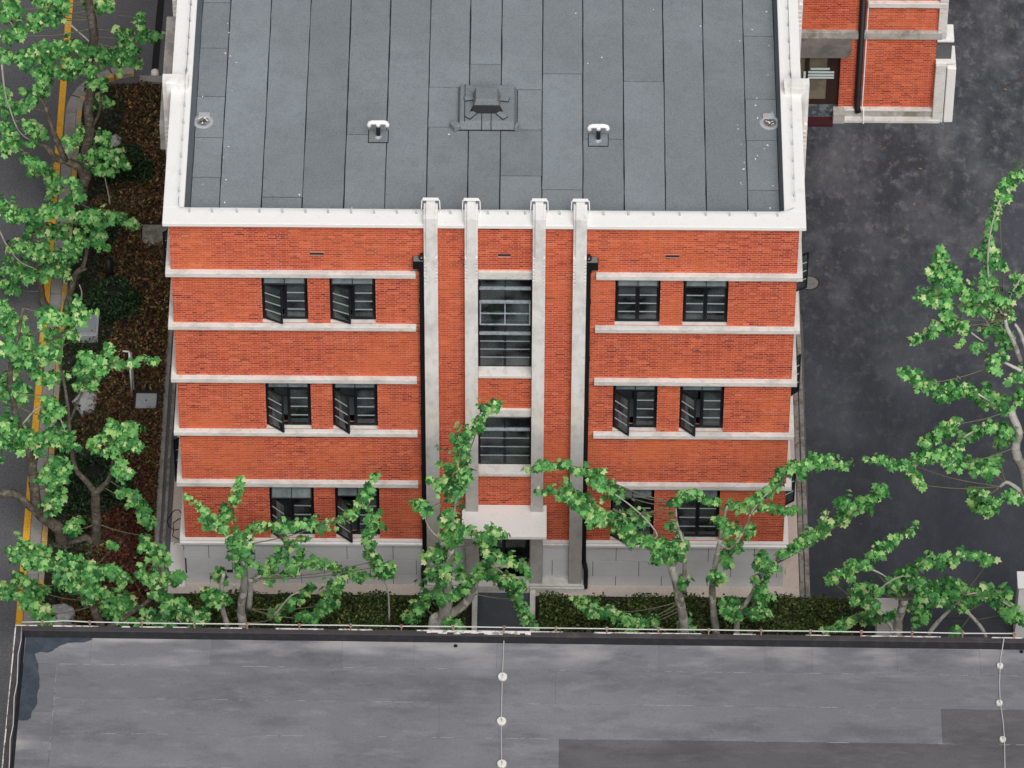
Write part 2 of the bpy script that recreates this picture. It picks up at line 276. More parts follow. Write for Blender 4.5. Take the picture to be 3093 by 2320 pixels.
def part(name, mb, m, parent=None, bev=0, smooth=False, tint=False, label=None):
    o = obj(name, mb.mesh(name, m, tint, smooth), parent)
    if bev:
        q = o.modifiers.new('bevel', 'BEVEL'); q.width = bev; q.segments = 2; q.limit_method = 'ANGLE'
    if label: o['label'] = label
    return o
def tag(o, label=None, cat=None, group=None, kind=None):
    for k, v in (('label', label), ('category', cat), ('group', group), ('kind', kind)):
        if v: o[k] = v
    return o
def empty(name, loc, label, cat, group=None):
    o = bpy.data.objects.new(name, None); C.objects.link(o); o.location = loc; o.empty_display_size = .2
    return tag(o, label, cat, group)
def sheet(pts, z, name, m, th=0.004): return tag(part(name, MB().prism(pts, z - th, z), m), kind='structure')
def B(x0, x1, y0, y1, z0, z1): return MB().box(x0, x1, y0, y1, z0, z1)

# ================================================================ SETTING
g = MB().box(-300, 300, -300, 400, -.5, -.02); tag(part('ground', g, road_m), kind='structure')
court = [(7.96, -8), (120, -8), (120, 120), (7.2, 120), (7.2, 16), (7.96, 16)]
tag(part('courtyard_paving', MB().prism([(7.965, -1.02), (60, -1.02), (60, 90), (7.0, 90), (7.0, 16), (8.03, 9)], -.03, 0), court_m), kind='structure')
tag(part('entrance_path', B(-.15, 1.115, -14, -.33, -.03, .035), court_m), kind='structure')
tag(part('road', B(-60, -10.9, -60, 60, -.03, -.006), road_m), kind='structure')
tag(part('driveway', B(-10.9, -7.2, 17.9, 60, -.03, .0), road_m), kind='structure')
tag(part('soil', B(-10.75, -8.13, -20, 17.6, -.05, .035), soil_m), kind='structure')
tag(part('soil', MB().box(-8.1, 9.3, -9, -.42, -.05, .025), soil_m), kind='structure')
tag(part('courtyard_paving', B(9.3, 60, -13, -1.03, -.03, -.004), court_m), kind='structure')
yl = MB(); yl.prism([(-11.36, -30), (-11.20, -30), (-11.20, 9.5), (-11.25, 26), (-11.42, 26), (-11.37, 9.5)], -.006, .002)
tag(part('yellow_line', yl, yellow), kind='structure')
tag(part('apron_pavement', MB().box(-7.72, 7.70, -.44, -.05, -.04, .012).box(-7.72, -7.2, -.05, 24, -.04, .0121).box(7.2, 7.70, -.05, 16, -.04, .0121), apron), kind='structure')

# kerb of the street: gutter stones and upright kerb stones, each its own piece
gut = empty('street_kerb', (-10.9, 0, 0), 'low concrete kerb with worn yellow top and flat gutter slabs along the left street', 'kerb')
def kpart(name, mb, m, p):
    off = p.location
    mb.v = [(a - off[0], b_ - off[1], c - off[2]) for a, b_, c in mb.v]
    return part(name, mb, m, p, .012)
y = -19.
k = 0
while y < 16.2:
    L = random.uniform(.93, 1.0)
    kpart('gutter_slab', B(-11.185, -10.90, y + .01, y + L - .01, -.05, .02 + random.uniform(-.004, .006)), kerb_m, gut)
    kpart('kerb_stone', B(-10.885, -10.745, y + .012, y + L - .012, -.05, .13 + random.uniform(-.006, .006)), kerb_y, gut); y += L
for a0, a1, r_ in ((180, 160, 1), (158, 138, 1), (136, 116, 1), (114, 94, 1)):
    cx, cy = -9.35, y
    for nm, ri, ro, zz, m_ in (('gutter_slab', 1.55, 1.84, .02, kerb_m), ('kerb_stone', 1.40, 1.54, .13, kerb_y)):
        pts = [(cx + ri * math.cos(R(a)), cy + ri * math.sin(R(a))) for a in (a0, (a0 + a1) / 2, a1)] + [(cx + ro * math.cos(R(a)), cy + ro * math.sin(R(a))) for a in (a1, (a0 + a1) / 2, a0)]
        kpart(nm, MB().prism(pts, -.05, zz), m_, gut)
x = -9.3
while x < -7.3:
    kpart('kerb_stone', B(x + .01, min(x + .62, -7.3), 17.62, 17.86, -.05, .11), kerb_m, gut); x += .64
# stone edging and drain channel beside the walls
def runs(name, x0, x1, y0, y1, L, z, m, p, jit=.006):
    yy = y0
    while yy < y1 - .05:
        e = min(yy + L, y1); kpart(name, B(x0 + random.uniform(-jit, jit), x1 + random.uniform(-jit, jit), yy + .008, e - .008, -.06, z + random.uniform(-jit, jit)), m, p); yy = e
ed = empty('wall_drain_edging', (-8, 0, 0), 'pale stone edging strip and dark drain channel left of the brick building', 'edging')
runs('edging_stone', -8.14, -8.0, -.4, 16.5, 1.1, .05, kerb_m, ed)
runs('channel_stone', -7.925, -7.845, -.4, 16.5, 1.3, .035, oldstone, ed); kpart('channel_bed', B(-8.0, -7.72, -.42, 16.5, -.09, -.03), joint, ed)
er = empty('wall_drain_edging', (7.9, 0, 0), 'two weathered stone strips with mossy drain between brick building and dark courtyard', 'edging')
runs('edging_stone', 7.845, 7.955, -.9, 15.8, 1.25, .05, oldstone, er); runs('channel_stone', 7.715, 7.83, -.9, 15.8, 1.0, .03, oldstone, er); kpart('channel_bed', B(7.70, 7.965, -.9, 15.8, -.09, -.03), joint, er)
eb = empty('bed_edging', (9, -1, 0), 'low white edging stones ending the hedge bed by the dark courtyard', 'edging')
for x in np.arange(7.98, 9.9, .5): kpart('edging_stone', B(x, x + .48, -1.10, -.98, -.03, .07 + random.uniform(0, .02)), wornwhite, eb)
pc = empty('path_kerb', (-.3, -1, 0), 'white concrete kerb on the left side of the dark entrance path', 'kerb', 'white kerbs of the entrance path')
runs('kerb_stone', -.29, -.155, -8, -.33, 1.5, .16, band, pc, .002)
pc = empty('path_kerb', (1.2, -1, 0), 'white concrete kerb on the right side of the dark entrance path', 'kerb', 'white kerbs of the entrance path')
runs('kerb_stone', 1.12, 1.255, -8, -.33, 1.5, .16, band, pc, .002)

# ================================================================ MAIN BUILDING
H = 12.46; HC = 12.35
BLD = empty('brick_building', (0, 0, 0), 'three storey red brick building with white bands, four white pilasters and flat blue grey roof', 'building')
WX = [(-5.17, -4.10), (-3.59, -2.52), (3.05, 4.10), (4.63, 5.68)]
ST = [(1.61, 3.55), (5.46, 7.16), (9.07, 10.69)]
open_ = [(a, b_, z0, z1) for a, b_ in WX for z0, z1 in ST] + [(-.14, 1.12, 7.44, 10.62), (-.14, 1.12, 4.06, 5.99), (-.14, 1.12, .27, 2.73)]
def holes(x0, x1, z0, z1, ops):
    xs = sorted({x0, x1, *[q for o in ops for q in o[:2] if x0 < q < x1]}); zs = sorted({z0, z1, *[q for o in ops for q in o[2:] if z0 < q < z1]})
    for a, b_ in zip(xs, xs[1:]):
        c0 = None
        for c, d in zip(zs, zs[1:]):
            mx_, mz = (a + b_) / 2, (c + d) / 2
            solid = not any(o[0] < mx_ < o[1] and o[2] < mz < o[3] for o in ops)
            if solid and c0 is None: c0 = c
            if not solid and c0 is not None: yield a, b_, c0, c; c0 = None
        if c0 is not None: yield a, b_, c0, zs[-1]
wm = MB()
for a, b_, c, d in holes(-7.25, 7.25, 0, HC, open_): wm.box(a, b_, -.001, .28, c, d)
part('wall', wm, mortar, BLD)
# side walls with window openings
SW = [(1.0, 2.05), (2.6, 3.6), (6.0, 7.0), (9.6, 10.6), (11.2, 12.2)]
sops = [(a, b_, z0, z1) for a, b_ in SW for z0, z1 in ST]
for s in (-1, 1):
    w = MB()
    for a, b_, c, d in holes(.0, 26, 0, HC, sops):
        w.box(7.0 if s > 0 else -7.25, 7.25 if s > 0 else -7.0, max(a, .285), b_, c, d)
    part('wall', w, wallback, BLD)
part('wall', B(-7.25, 7.25, 26, 26.3, 0, HC), wallback, BLD)
fl = MB()
for z in (.2, 4.45, 8.05): fl.box(-6.99, 6.99, .29, 25.9, z - .2, z)
fl.box(-6.99, 6.99, 3.8, 3.9, .2, 11.8)
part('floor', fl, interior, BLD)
dk = MB()
for z in (4.45, 8.05, .2):
    for a, b_ in WX:
        dk.box(a - .1 + random.random() * .3, b_ - .25 + random.random() * .4, .75, 1.3, z + .72, z + .76)
        dk.box(a + .1, a + .5, 1.6, 2.1, z + .45, z + .5)
part('desk', dk, deskm, BLD)

# bricks in English bond, individually laid
def lay(regions, z0, z1, skip, y=0., course=.063, ph=0., maxn=10**9):
    out = []; nrow = int((z1 - z0) / course)
    for r_ in range(nrow):
        za = z0 + r_ * course + .009; zb = za + course - .018; ph_ = random.uniform(-.012, .012)
        if any(a - .01 < za and zb < b_ + .01 for a, b_ in skip.get('band', [])): continue
        L = .25 if r_ % 2 == 0 else .125
        for (x0, x1) in regions:
            x = x0 - (0 if r_ % 2 == 0 else .0625) + ph + ph_
            while x < x1:
                a, b_ = max(x + .006, x0), min(x + L - .006, x1); x += L
                if b_ - a < .02: continue
                cut = False
                for o in skip.get('open', []):
                    if zb > o[2] + .005 and za < o[3] - .005 and b_ > o[0] and a < o[1]:
                        if a < o[0] - .02: b_ = o[0]
                        elif b_ > o[1] + .02: a = o[1]
                        else: cut = True
                if cut or b_ - a < .02: continue
                out.append((a, b_, za, zb, L))
    return out
bandz = [(3.55, 3.69), (5.33, 5.46), (7.16, 7.30), (8.94, 9.07), (10.69, 10.83)]
vents = [(-4.02, -3.70), (.32, .62), (4.19, 4.51)]
ops2 = open_ + [(a, b_, 11.325, 11.40) for a, b_ in vents]
bk = []
bk += lay([(-7.25, -1.39)], 1.61, HC, {'open': ops2, 'band': [(a, b_) for a, b_ in bandz]})
bk += lay([(2.37, 7.25)], 1.61, HC, {'open': ops2, 'band': bandz})
bk += lay([(-1.065, -.443), (1.42, 2.06)], 1.61, HC, {'open': ops2})
bk += lay([(-.14, 1.125)], 2.84, HC, {'open': ops2 + [(-.2, 1.2, 10.62, 10.86), (-.2, 1.2, 7.36, 7.44), (-.2, 1.2, 5.99, 6.23), (-.2, 1.2, 3.96, 4.06)]})
def dep(): return random.choice((0, 0, 0, .001, -.001, -.002)) 
full = [b_ for b_ in bk if abs((b_[1] - b_[0]) - (b_[4] - .012)) < 1e-4 and b_[4] == .25]
full.sort(key=lambda b_: -b_[2]); sel = full[:300]; selset = set((b_[0], b_[2]) for b_ in sel)
sm = MB().box(-.119, .119, 0, .02, -.0225, .0225, skip=('k',)).mesh('brick', brick_o)
for b_ in sel: obj('brick', sm, BLD, ((b_[0] + b_[1]) / 2, -.004 + dep(), (b_[2] + b_[3]) / 2))
br = MB()
for b_ in bk:
    if (b_[0], b_[2]) in selset: continue
    br.box(b_[0], b_[1], -.004 + dep(), .02, b_[2], b_[3], t=min(1, max(0, random.gauss(.5, .22))), skip=('k',))
o = part('brickwork', br, brick_a, BLD, tint=True); o['kind'] = 'stuff'
vm = MB()
for a, b_ in vents: vm.box(a, b_, -.0035, -.001, 11.325, 11.40)
part('air_brick', vm, joint, BLD)
for a, b_ in vents: part('vent_sill', B(a, b_, -.009, -.0035, 11.318, 11.328), greydirty, BLD)

# string courses (bands), each one piece, wrapping the corners
for i, (z0, z1) in enumerate(bandz):
    p = .135
    for s in (-1, 1):
        xi, xo = (-1.58, -7.38) if s < 0 else (2.595, 7.38)
        m_ = MB().box(min(xi, xo), max(xi, xo), -p, .02, z0, z1)
        m_.box(-7.38 if s < 0 else 7.23, -7.23 if s < 0 else 7.38, .0201, 16, z0 + .001, z1 - .001)
        part('string_course', m_, band, BLD, .012)
for a, b_ in WX:
    for z0, z1 in ST: part('window_sill', B(a + .002, b_ - .002, .0215, .125, z0 - .06, z0 + .006), band, BLD)
for s in (-1, 1):
    xi, xo = (-1.39, -7.38) if s < 0 else (2.37, 7.38)
    m_ = MB().box(min(xi, xo), max(xi, xo), -.085, .0, 1.545, 1.608).box(min(xi, xo), max(xi, xo), -.13, .0, 1.47, 1.543)
    m_.box(-7.38 if s < 0 else 7.22, -7.22 if s < 0 else 7.38, .001, 16, 1.47, 1.608)
    part('plinth_moulding', m_, white, BLD, .008)
for a, b_ in ((-1.065, -.443), (1.42, 2.06)): part('plinth_moulding', MB().box(a, b_, -.085, 0, 1.545, 1.608).box(a, b_, -.11, 0, 1.47, 1.543), band, BLD, .008)
# plinth of grey stone blocks
part('plinth_core', MB().box(-7.28, -1.39, -.045, .006, 0, 1.47).box(2.37, 7.28, -.045, .006, 0, 1.47).box(-1.065, -.443, -.03, .006, 0, 1.47).box(1.42, 2.06, -.03, .006, 0, 1.47), joint, BLD)
rows = [(0.0, .36, .0), (.36, .90, .56), (.90, 1.468, .0)]
def blocks(x0, x1, off, yf):
    for z0, z1, ph in rows:
        x = x0 - 1.12 + (off + ph) % 1.12
        while x < x1:
            a, b_ = max(x, x0), min(x + 1.115, x1); x += 1.12
            if b_ - a > .05: part('plinth_stone', B(a + .0045, b_ - .0045, yf - random.uniform(0, .003), -.02, z0 + .008, z1 - .008), greystone, BLD)
blocks(-7.29, -1.39, .60, -.055); blocks(2.37, 7.29, .84, -.055); blocks(-1.065, -.443, .8, -.04); blocks(1.42, 2.06, .8, -.04)
part('floor_vent', B(-6.28, -6.13, -.06, -.05, .40, .50), joint, BLD)

# pilasters
PX = [(-1.385, -1.066), (-.443, -.14), (1.125, 1.42), (2.06, 2.37)]
for i, (a, b_) in enumerate(PX):
    m_ = MB(); zb = .26
    m_.box(a + .055, b_ - .055, -.23, .005, zb, 11.48)
    m_.box(a + .055, b_ - .055, -.23, .37, 11.48, 12.75)
    m_.box(a, a + .055, -.175, .34, 11.48, 12.69); m_.box(b_ - .055, b_, -.175, .34, 11.48, 12.69)
    for k in range(5):
        z = 11.24 - k * .117
        for x0 in (a, b_ - .055): m_.box(x0, x0 + .055, -.2305, -.15, z - .078, z)
    for x0 in (a, b_ - .055): m_.box(x0, x0 + .055, -.2305, -.15, 11.28, 11.48).box(x0, x0 + .055, -.2305, -.15, .26, 10.65).box(x0, x0 + .055, -.15, .005, .26, 11.479)
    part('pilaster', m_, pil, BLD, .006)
part('pilaster_base', MB().box(-1.46, -.152, -.32, .0, 0.013, .2).box(-1.42, -.152, -.29, .0, .2, .262), band, BLD, .012)
part('pilaster_base', MB().box(1.115, 2.44, -.32, .0, 0.013, .2).box(1.115, 2.40, -.29, .0, .2, .262), band, BLD, .012)
part('doorstep', B(-.148, 1.112, -.33, .6, .013, .27), band, BLD, .01)
part('door_canopy', MB().box(-.53, 1.51, -1.03, .004, 2.735, 2.842), white, BLD, .012)
# centre bay lintels and sills
part('lintel', B(-.138, 1.123, -.06, .02, 10.62, 10.86), band, BLD, .01); part('lintel', B(-.138, 1.123, -.06, .02, 5.99, 6.23), band, BLD, .01)
part('window_sill', B(-.138, 1.118, -.11, .262, 7.36, 7.447), band, BLD, .01); part('window_sill', B(-.138, 1.118, -.11, .262, 3.96, 4.067), band, BLD, .01)

# windows -------------------------------------------------------------
def pane_mesh(w, h): return MB().box(0, w, -.003, .003, 0, h).mesh('pane', glass)
_pm = {}
def pane(par, w, h, loc, M, m_=None):
    key = (round(w, 3), round(h, 3), m_ is None)
    if key not in _pm: _pm[key] = MB().box(0, w, -.003, .003, 0, h).mesh('pane', m_ or glass)
    o = obj('pane', _pm[key], par); o.matrix_local = M @ Matrix.Translation(loc); return o
def leaf_frame(w, h, n=4, bw=.036, d=.035):
    f = MB(); f.box(0, bw, -d, 0, 0, h).box(w - bw, w, -d, 0, 0, h).box(bw, w - bw, -d, 0, 0, bw).box(bw, w - bw, -d, 0, h - bw, h)
    b_ = MB(); ph = (h - 2 * bw) / n
    b_.box(bw, w - bw, -d - .004, -.004, -.005, .005)
    return f, b_, ph
def window(x0, x1, z0, z1, yr, ang=0, tang=6, th=.36, both=False, par=BLD, M0=None):
    """steel casement: fixed frame, tilting transom above two side hung leaves"""
    M0 = M0 or Matrix.Identity(4)
    w = x1 - x0; fw = .045
    f = MB(); f.box(0, fw, 0, .07, 0, z1 - z0).box(w - fw, w, 0, .07, 0, z1 - z0).box(fw, w - fw, 0, .07, 0, fw).box(fw, w - fw, 0, .07, z1 - z0 - fw, z1 - z0)
    tz = z1 - z0 - th
    f.box(fw, w - fw, -.012, .07, tz - .025, tz + .025)
    f.box(w / 2 - .03, w / 2 + .03, -.005, .069, fw, tz - .025)
    me = f.mesh('window', frame_m); wo_ = obj('window', me, par); base = M0 @ Matrix.Translation((x0, yr, z0)); wo_.matrix_local = base
    # transom
    tw = w - 2 * fw; thh = th - .025 - fw
    tf = MB(); bw = .03; tf.box(0, tw, -.03, 0, 0, bw).box(0, tw, -.03, 0, thh - bw, thh).box(0, bw, -.03, 0, bw, thh - bw).box(tw - bw, tw, -.03, 0, bw, thh - bw).box(tw / 2 - .01, tw / 2 + .01, -.03, 0, bw, thh - bw)
    MT = Matrix.Translation((fw, 0, tz + .025 + thh)) @ Matrix.Rotation(R(-tang), 4, 'X') @ Matrix.Translation((0, 0, -thh))
    t_ = obj('transom', tf.mesh('transom', frame_m), wo_); t_.matrix_local = MT
    for k in range(2): pane(wo_, tw / 2 - bw - .012, thh - 2 * bw, (bw + k * (tw / 2 - bw + .012), -.015, bw), MT, glass_sky)
    lw = (w - 2 * fw) / 2 - .012; lh = tz - .025 - fw - .006
    for side in (0, 1):
        f_, b_, ph = leaf_frame(lw, lh)
        a = ang if side == 0 else 0
        if side == 0: ML = Matrix.Translation((fw, 0, fw + .003)) @ Matrix.Rotation(R(-a), 4, 'Z')
        else: ML = Matrix.Translation((w - fw - lw, 0, fw + .003))
        c_ = obj('casement', f_.mesh('casement', frame_m), wo_); c_.matrix_local = ML
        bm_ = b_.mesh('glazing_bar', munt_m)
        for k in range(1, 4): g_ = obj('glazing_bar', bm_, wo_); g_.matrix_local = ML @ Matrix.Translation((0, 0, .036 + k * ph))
        for k in range(4): pane(wo_, lw - .072, ph - .022, (.036, -.016, .036 + k * ph + .011), ML)
    return wo_
ANG = {(0, 2): 24, (1, 2): 22, (0, 1): 36, (1, 1): 40, (2, 1): 41, (3, 1): 42, (0, 0): 42, (1, 0): 40, (2, 0): 38}
for i, (a, b_) in enumerate(WX):
    for k, (z0, z1) in enumerate(ST):
        window(a, b_, z0, z1, .13, ANG.get((i, k), 0), {2: 28, 1: 12, 0: 10}[k] if (i, k) != (0, 0) else 30, {2: .38, 1: .38, 0: .52}[k])
# centre stair windows: upper tall one with a tilted middle sash, lower one
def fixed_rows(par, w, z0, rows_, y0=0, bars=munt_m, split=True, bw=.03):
    z = z0; b_ = MB()
    for h in rows_:
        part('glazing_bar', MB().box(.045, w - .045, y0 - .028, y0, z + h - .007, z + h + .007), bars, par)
        n = 2 if split else 1; pw = (w - .09) / n
        for k in range(n): pane(par, pw - .02, h - .028, (.045 + k * pw + .01, y0 - .01, z + .014), Matrix.Identity(4))
        z += h

def centre_window(z0, z1, split_z, rows_lo, tops):
    w = 1.262; f = MB(); h = z1 - z0
    f.box(0, .045, 0, .07, 0, h).box(w - .045, w, 0, .07, 0, h).box(.045, w - .045, 0, .07, 0, .04).box(.045, w - .045, 0, .07, h - .04, h)
    f.box(w / 2 - .03, w / 2 + .03, -.02, .07, .04, split_z); f.box(w / 2 - .012, w / 2 + .012, -.01, .05, split_z, h - .04)
    wo_ = obj('window', f.mesh('window', frame_m), BLD, (-.14, .2, z0))
    fixed_rows(wo_, w, .04, rows_lo)
    z = split_z; lg = MB()
    for kind, hh in tops:
        if kind == 'ledge': lg.box(.03, w - .03, -.06, .01, z - .02, z + .03)
        elif kind == 'row': fixed_rows(wo_, w, z, [hh])
        elif kind == 'tilt':
            M = Matrix.Translation((.04, -.01, z + hh)) @ Matrix.Rotation(R(-16), 4, 'X') @ Matrix.Translation((0, 0, -hh))
            s_ = MB(); tw = w - .08; b2 = .028; s_.box(0, tw, -.03, 0, 0, b2).box(0, tw, -.03, 0, hh - b2, hh).box(0, b2, -.03, 0, b2, hh - b2).box(tw - b2, tw, -.03, 0, b2, hh - b2).box(b2, tw - b2, -.03, 0, hh / 2 - .012, hh / 2 + .012).box(tw / 2 - .012, tw / 2 + .012, -.029, 0, b2, hh - b2)
            o = obj('tilting_sash', s_.mesh('tilting_sash', sill_m), wo_); o.matrix_local = M
            for k in range(2):
                for q in range(2): pane(wo_, tw / 2 - .045, hh / 2 - .04, (.035 + k * tw / 2, -.015, .03 + q * hh / 2), M)
        z += hh
    obj('transom_ledge', lg.mesh('transom_ledge', sill_m), wo_)
centre_window(7.44, 10.62, 1.15, [.30, .27, .27, .27], [('ledge', .05), ('row', .38), ('tilt', .62), ('ledge', .05), ('row', .40), ('ledge', .04), ('row', .25), ('row', .18)])
centre_window(4.06, 5.99, 1.25, [.30, .30, .30, .31], [('ledge', .05), ('row', .36)])
# entrance door recessed under the canopy
dr = obj('door', MB().box(0, .06, 0, .06, 0, 2.3).box(1.14, 1.2, 0, .06, 0, 2.3).box(.06, 1.14, 0, .06, 2.2, 2.3).box(.57, .63, 0, .05, 0, 2.2).box(.06, .57, .01, .05, 0, .25).box(.63, 1.14, .01, .05, 0, .25).box(.06, 1.14, .01, .05, 1.62, 1.72).mesh('door', frame_m), BLD, (-.12, .45, .27))
for k in range(2): o = obj('pane', MB().box(0, .48, -.003, .003, 0, 1.35).mesh('pane', glass), dr, (.075 + k * .57, .03, .26))
obj('handle', MB().tube([(.52, -.04, .95), (.52, -.04, 1.35)], .015).mesh('handle', sill_m), dr)
part('door_reveal', MB().box(-.142, -.125, .28, .6, .27, 2.73).box(1.105, 1.122, .28, .6, .27, 2.73), band, BLD)

# coping, parapet and roof
part('coping', MB().box(-7.385, 7.40, -.14, .385, HC, H).box(-7.385, -6.905, .3851, 26.3, HC, H).box(6.905, 7.40, .3851, 26.3, HC, H), white, BLD, .012)
part('roof_upstand', MB().frustum([(-6.92, .39, 12.0), (-6.79, .39, 12.0), (-6.79, 26, 12.0), (-6.92, 26, 12.0)], [(-6.92, .39, HC), (-6.905, .39, HC), (-6.905, 26, HC), (-6.92, 26, HC)])
     .frustum([(6.80, .39, 11.9), (6.92, .39, 11.9), (6.92, 26, 11.9), (6.80, 26, 11.9)], [(6.905, .39, HC), (6.92, .39, HC), (6.92, 26, HC), (6.905, 26, HC)]), feltside, BLD)
part('roof_deck', B(-7.0, 7.0, .3, 26, 11.7, 12.03), feltdark, BLD)
SX = [-6.80, -6.125, -5.155, -4.211, -3.251, -2.305, -1.347, -.394, .357, 1.327, 2.28, 3.236, 4.191, 5.133, 6.092, 6.83]
CUT = [[7.77, 6.18, 4.52, 3.13, 1.8], [], [1.16], [], [3.27], [], [4.89, 3.54], [5.69], [4.83, 3.46, 1.92], [5.38, 1.47], [3.17], [5.13], [], [], [6.73, 4.56, 3.16, 1.5]]
for i in range(15):
    ys = sorted([.39, 12.0, 18.0, 26.0] + CUT[i])
    for a, b_ in zip(ys, ys[1:]):
        g0 = .014
        x0, x1 = SX[i] + g0 + random.uniform(-.003, .003), SX[i + 1] - g0 + random.uniform(-.003, .003)
        n = max(2, int((b_ - a) / .5)); pl = []
        for q in range(n + 1): pl.append((x0 + random.uniform(-.006, .006), a + .012 + (b_ - a - .024) * q / n))
        for q in range(n, -1, -1): pl.append((x1 + random.uniform(-.006, .006), a + .012 + (b_ - a - .024) * q / n))
        part('roofing_sheet', MB().prism(pl, 12.032, 12.048 + random.uniform(-.002, .002)), felt1, BLD)

# side wall pilasters and side casements
for s in (-1, 1):
    for yc in (4.44, 8.6):
        m_ = MB(); xs = lambda a, b_: (min(a, b_), max(a, b_))
        q0, q1 = xs(s * 7.58, s * 7.24); m_.box(q0, q1, yc - .16, yc + .16, 0, 11.48)
        q0, q1 = xs(s * 7.58, s * 6.98); m_.box(q0, q1, yc - .10, yc + .10, 11.48, 12.75)
        q0, q1 = xs(s * 7.50, s * 7.0); m_.box(q0, q1, yc - .16, yc - .10, 11.48, 12.66).box(q0, q1, yc + .10, yc + .16, 11.48, 12.66)
        for k in range(5):
            z = 11.24 - k * .14
            q0, q1 = xs(s * 7.56, s * 7.40); m_.box(q0, q1, yc - .185, yc - .155, z, z + .06)
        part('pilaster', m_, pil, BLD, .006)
part('bay_slab', B(-7.73, -7.24, 4.62, 8.4, 10.2, 11.0), greydirty, BLD, .01)
for s, k, yh, an in ((-1, 2, 1.0, 55), (-1, 0, 1.0, 60), (1, 2, 1.0, 62), (1, 1, 1.0, 50), (1, 0, 1.0, 55), (1, 2, 2.6, 20), (1, 1, 2.6, 20)):
    z0, z1 = ST[k]
    if s > 0: M0 = Matrix.Translation((7.25 - .10, yh, 0)) @ Matrix.Rotation(R(90), 4, 'Z')
    else: M0 = Matrix.Translation((-7.25 + .10, yh + 1.05, 0)) @ Matrix.Rotation(R(-90), 4, 'Z')
    window(0, 1.05, z0, z1, 0, an, 8, .38, M0=M0)

# drainpipes with hopper heads
def downpipe(x, xh0, xh1, s, label):
    t = empty('downpipe', (x, 0, 0), label, 'drainpipe', 'black drainpipes on the brick facade')
    def P_(n, mb, m, **k): mb.v = [(a - x, b_, c) for a, b_, c in mb.v]; return part(n, mb, m, t, **k)
    P_('pipe', MB().box(x - .05, x + .05, -.135, -.03, .95, 11.1).tube([(x, -.085, .95), (x + s * .09, -.2, .72), (x + s * .09, -.2, .45)], .058).tube([(x + s * .09, -.2, .45), (x + s * .09, -.2, .10)], .055), blackm)
    h = P_('hopper_head', MB().box(xh0, xh1, -.21, -.01, 11.08, 11.33).box(min(x, x) - .07, x + .07, -.16, -.01, 10.95, 11.08), blackm, bev=.006)
    P_('hopper_lid', MB().box(xh0 + .015, xh1 - .015, -.195, -.02, 11.331, 11.336), man_m)
    for z in (9.9, 8.0, 6.1, 4.2, 2.3): P_('bracket', MB().box(x - .062, x + .062, -.142, -.005, z, z + .05), blackm)
    return t
downpipe(-1.445, -1.64, -1.39, 1 * -.4, 'black drainpipe with hopper head left of the four white pilasters')
downpipe(2.425, 2.375, 2.64, .6, 'black drainpipe with hopper head right of the four white pilasters')
def dome(x, y, z, label):
    t = empty('security_camera', (x, y, z), label, 'camera', 'dome cameras at the drainpipe heads')
    part('housing', MB().lathe([(.05, -.07), (.062, -.03), (.062, .03), (.045, .06), (0.01, .07)], (0, 0, 0), 16), blackm, t, smooth=True)
    part('mount', MB().box(-.02, .02, 0, .12, -.02, .02), blackm, t)
    part('lens', MB().lathe([(.022, 0), (.018, .02), (.003, .026)], (0, -.055, .015), 12), sill_m, t)
dome(-1.44, -.13, 11.41, 'small black dome camera above the left drainpipe hopper'); dome(2.43, -.12, 11.41, 'small black dome camera above the right drainpipe hopper')
pp = MB().tube([(-6.1, -.3, .012), (-6.1, -.3, .22)], .022); tag(part('marker_stake', pp, plastic), 'short white stake standing at the left end of the plinth', 'stake')

# lightning conductor on the coping
def conductor(name, pts, clamps, zt, label, foot=.13, rodm=steel, clampm=steel, r=.008, width=.012):
    p0 = pts[0]; t = empty(name, p0, label, 'lightning conductor')
    L = lambda p: (p[0] - p0[0], p[1] - p0[1], p[2] - p0[2])
    part('rod', MB().tube([L(p) for p in pts], r, 6), rodm, t, smooth=True)
    for c in clamps:
        c = L(c); part('clamp', MB().box(c[0] - width, c[0] + width, c[1] - width, c[1] + width, c[2] - foot, c[2] + .01).box(c[0] - width * 2, c[0] + width * 2, c[1] - width * 2.4, c[1] + width * 2.4, c[2] - foot, c[2] - foot + .01), clampm, t)
    return t
zr = H + .13
us = [222, 387, 567, 732, 898, 1066, 1230, 1397, 1563, 1730, 1870]
xl = [at(480 + q / 2.404, 640, z=H)[0] for q in us]
conductor('lightning_conductor', [(-7.03, .6, zr), (-7.03, .33, zr), (-6.98, .25, zr), (-6.8, .24, zr), (-1.40, .24, zr)], [(x, .24, zr) for x in xl], H, 'thin steel rod on clamps along the left half of the white front coping')
conductor('lightning_conductor', [(-1.04, .24, zr), (-.5, .24, zr)], [(-.77, .24, zr)], H, 'short steel rod on coping between the first and second white pilasters')
conductor('lightning_conductor', [(-.10, .24, zr), (1.08, .24, zr)], [(x, .24, zr) for x in (.09, .55, .95)], H, 'steel rod on coping between the two middle white pilasters')
conductor('lightning_conductor', [(1.46, .24, zr), (2.02, .24, zr)], [(1.74, .24, zr)], H, 'short steel rod on coping between the third and fourth white pilasters')
conductor('lightning_conductor', [(2.42, .24, zr), (6.8, .24, zr), (7.0, .3, zr), (7.12, .38, zr)], [(x, .24, zr) for x in (2.75, 3.32, 3.9, 4.5, 5.1, 5.65, 6.25, 6.75)], H, 'thin steel rod on clamps along the right half of the white front coping')
ysd = [.9 + .57 * k for k in range(6)] + [4.95 + .57 * k for k in range(24)]
conductor('lightning_conductor', [(-7.03, .6, zr), (-7.04, 4.2, zr), (-7.04, 4.3, 12.86), (-7.04, 4.6, 12.86), (-7.04, 4.7, zr), (-7.05, 18, zr)], [(-7.04, q, zr) for q in ysd], H, 'thin rod on clamps running back along the left white coping')
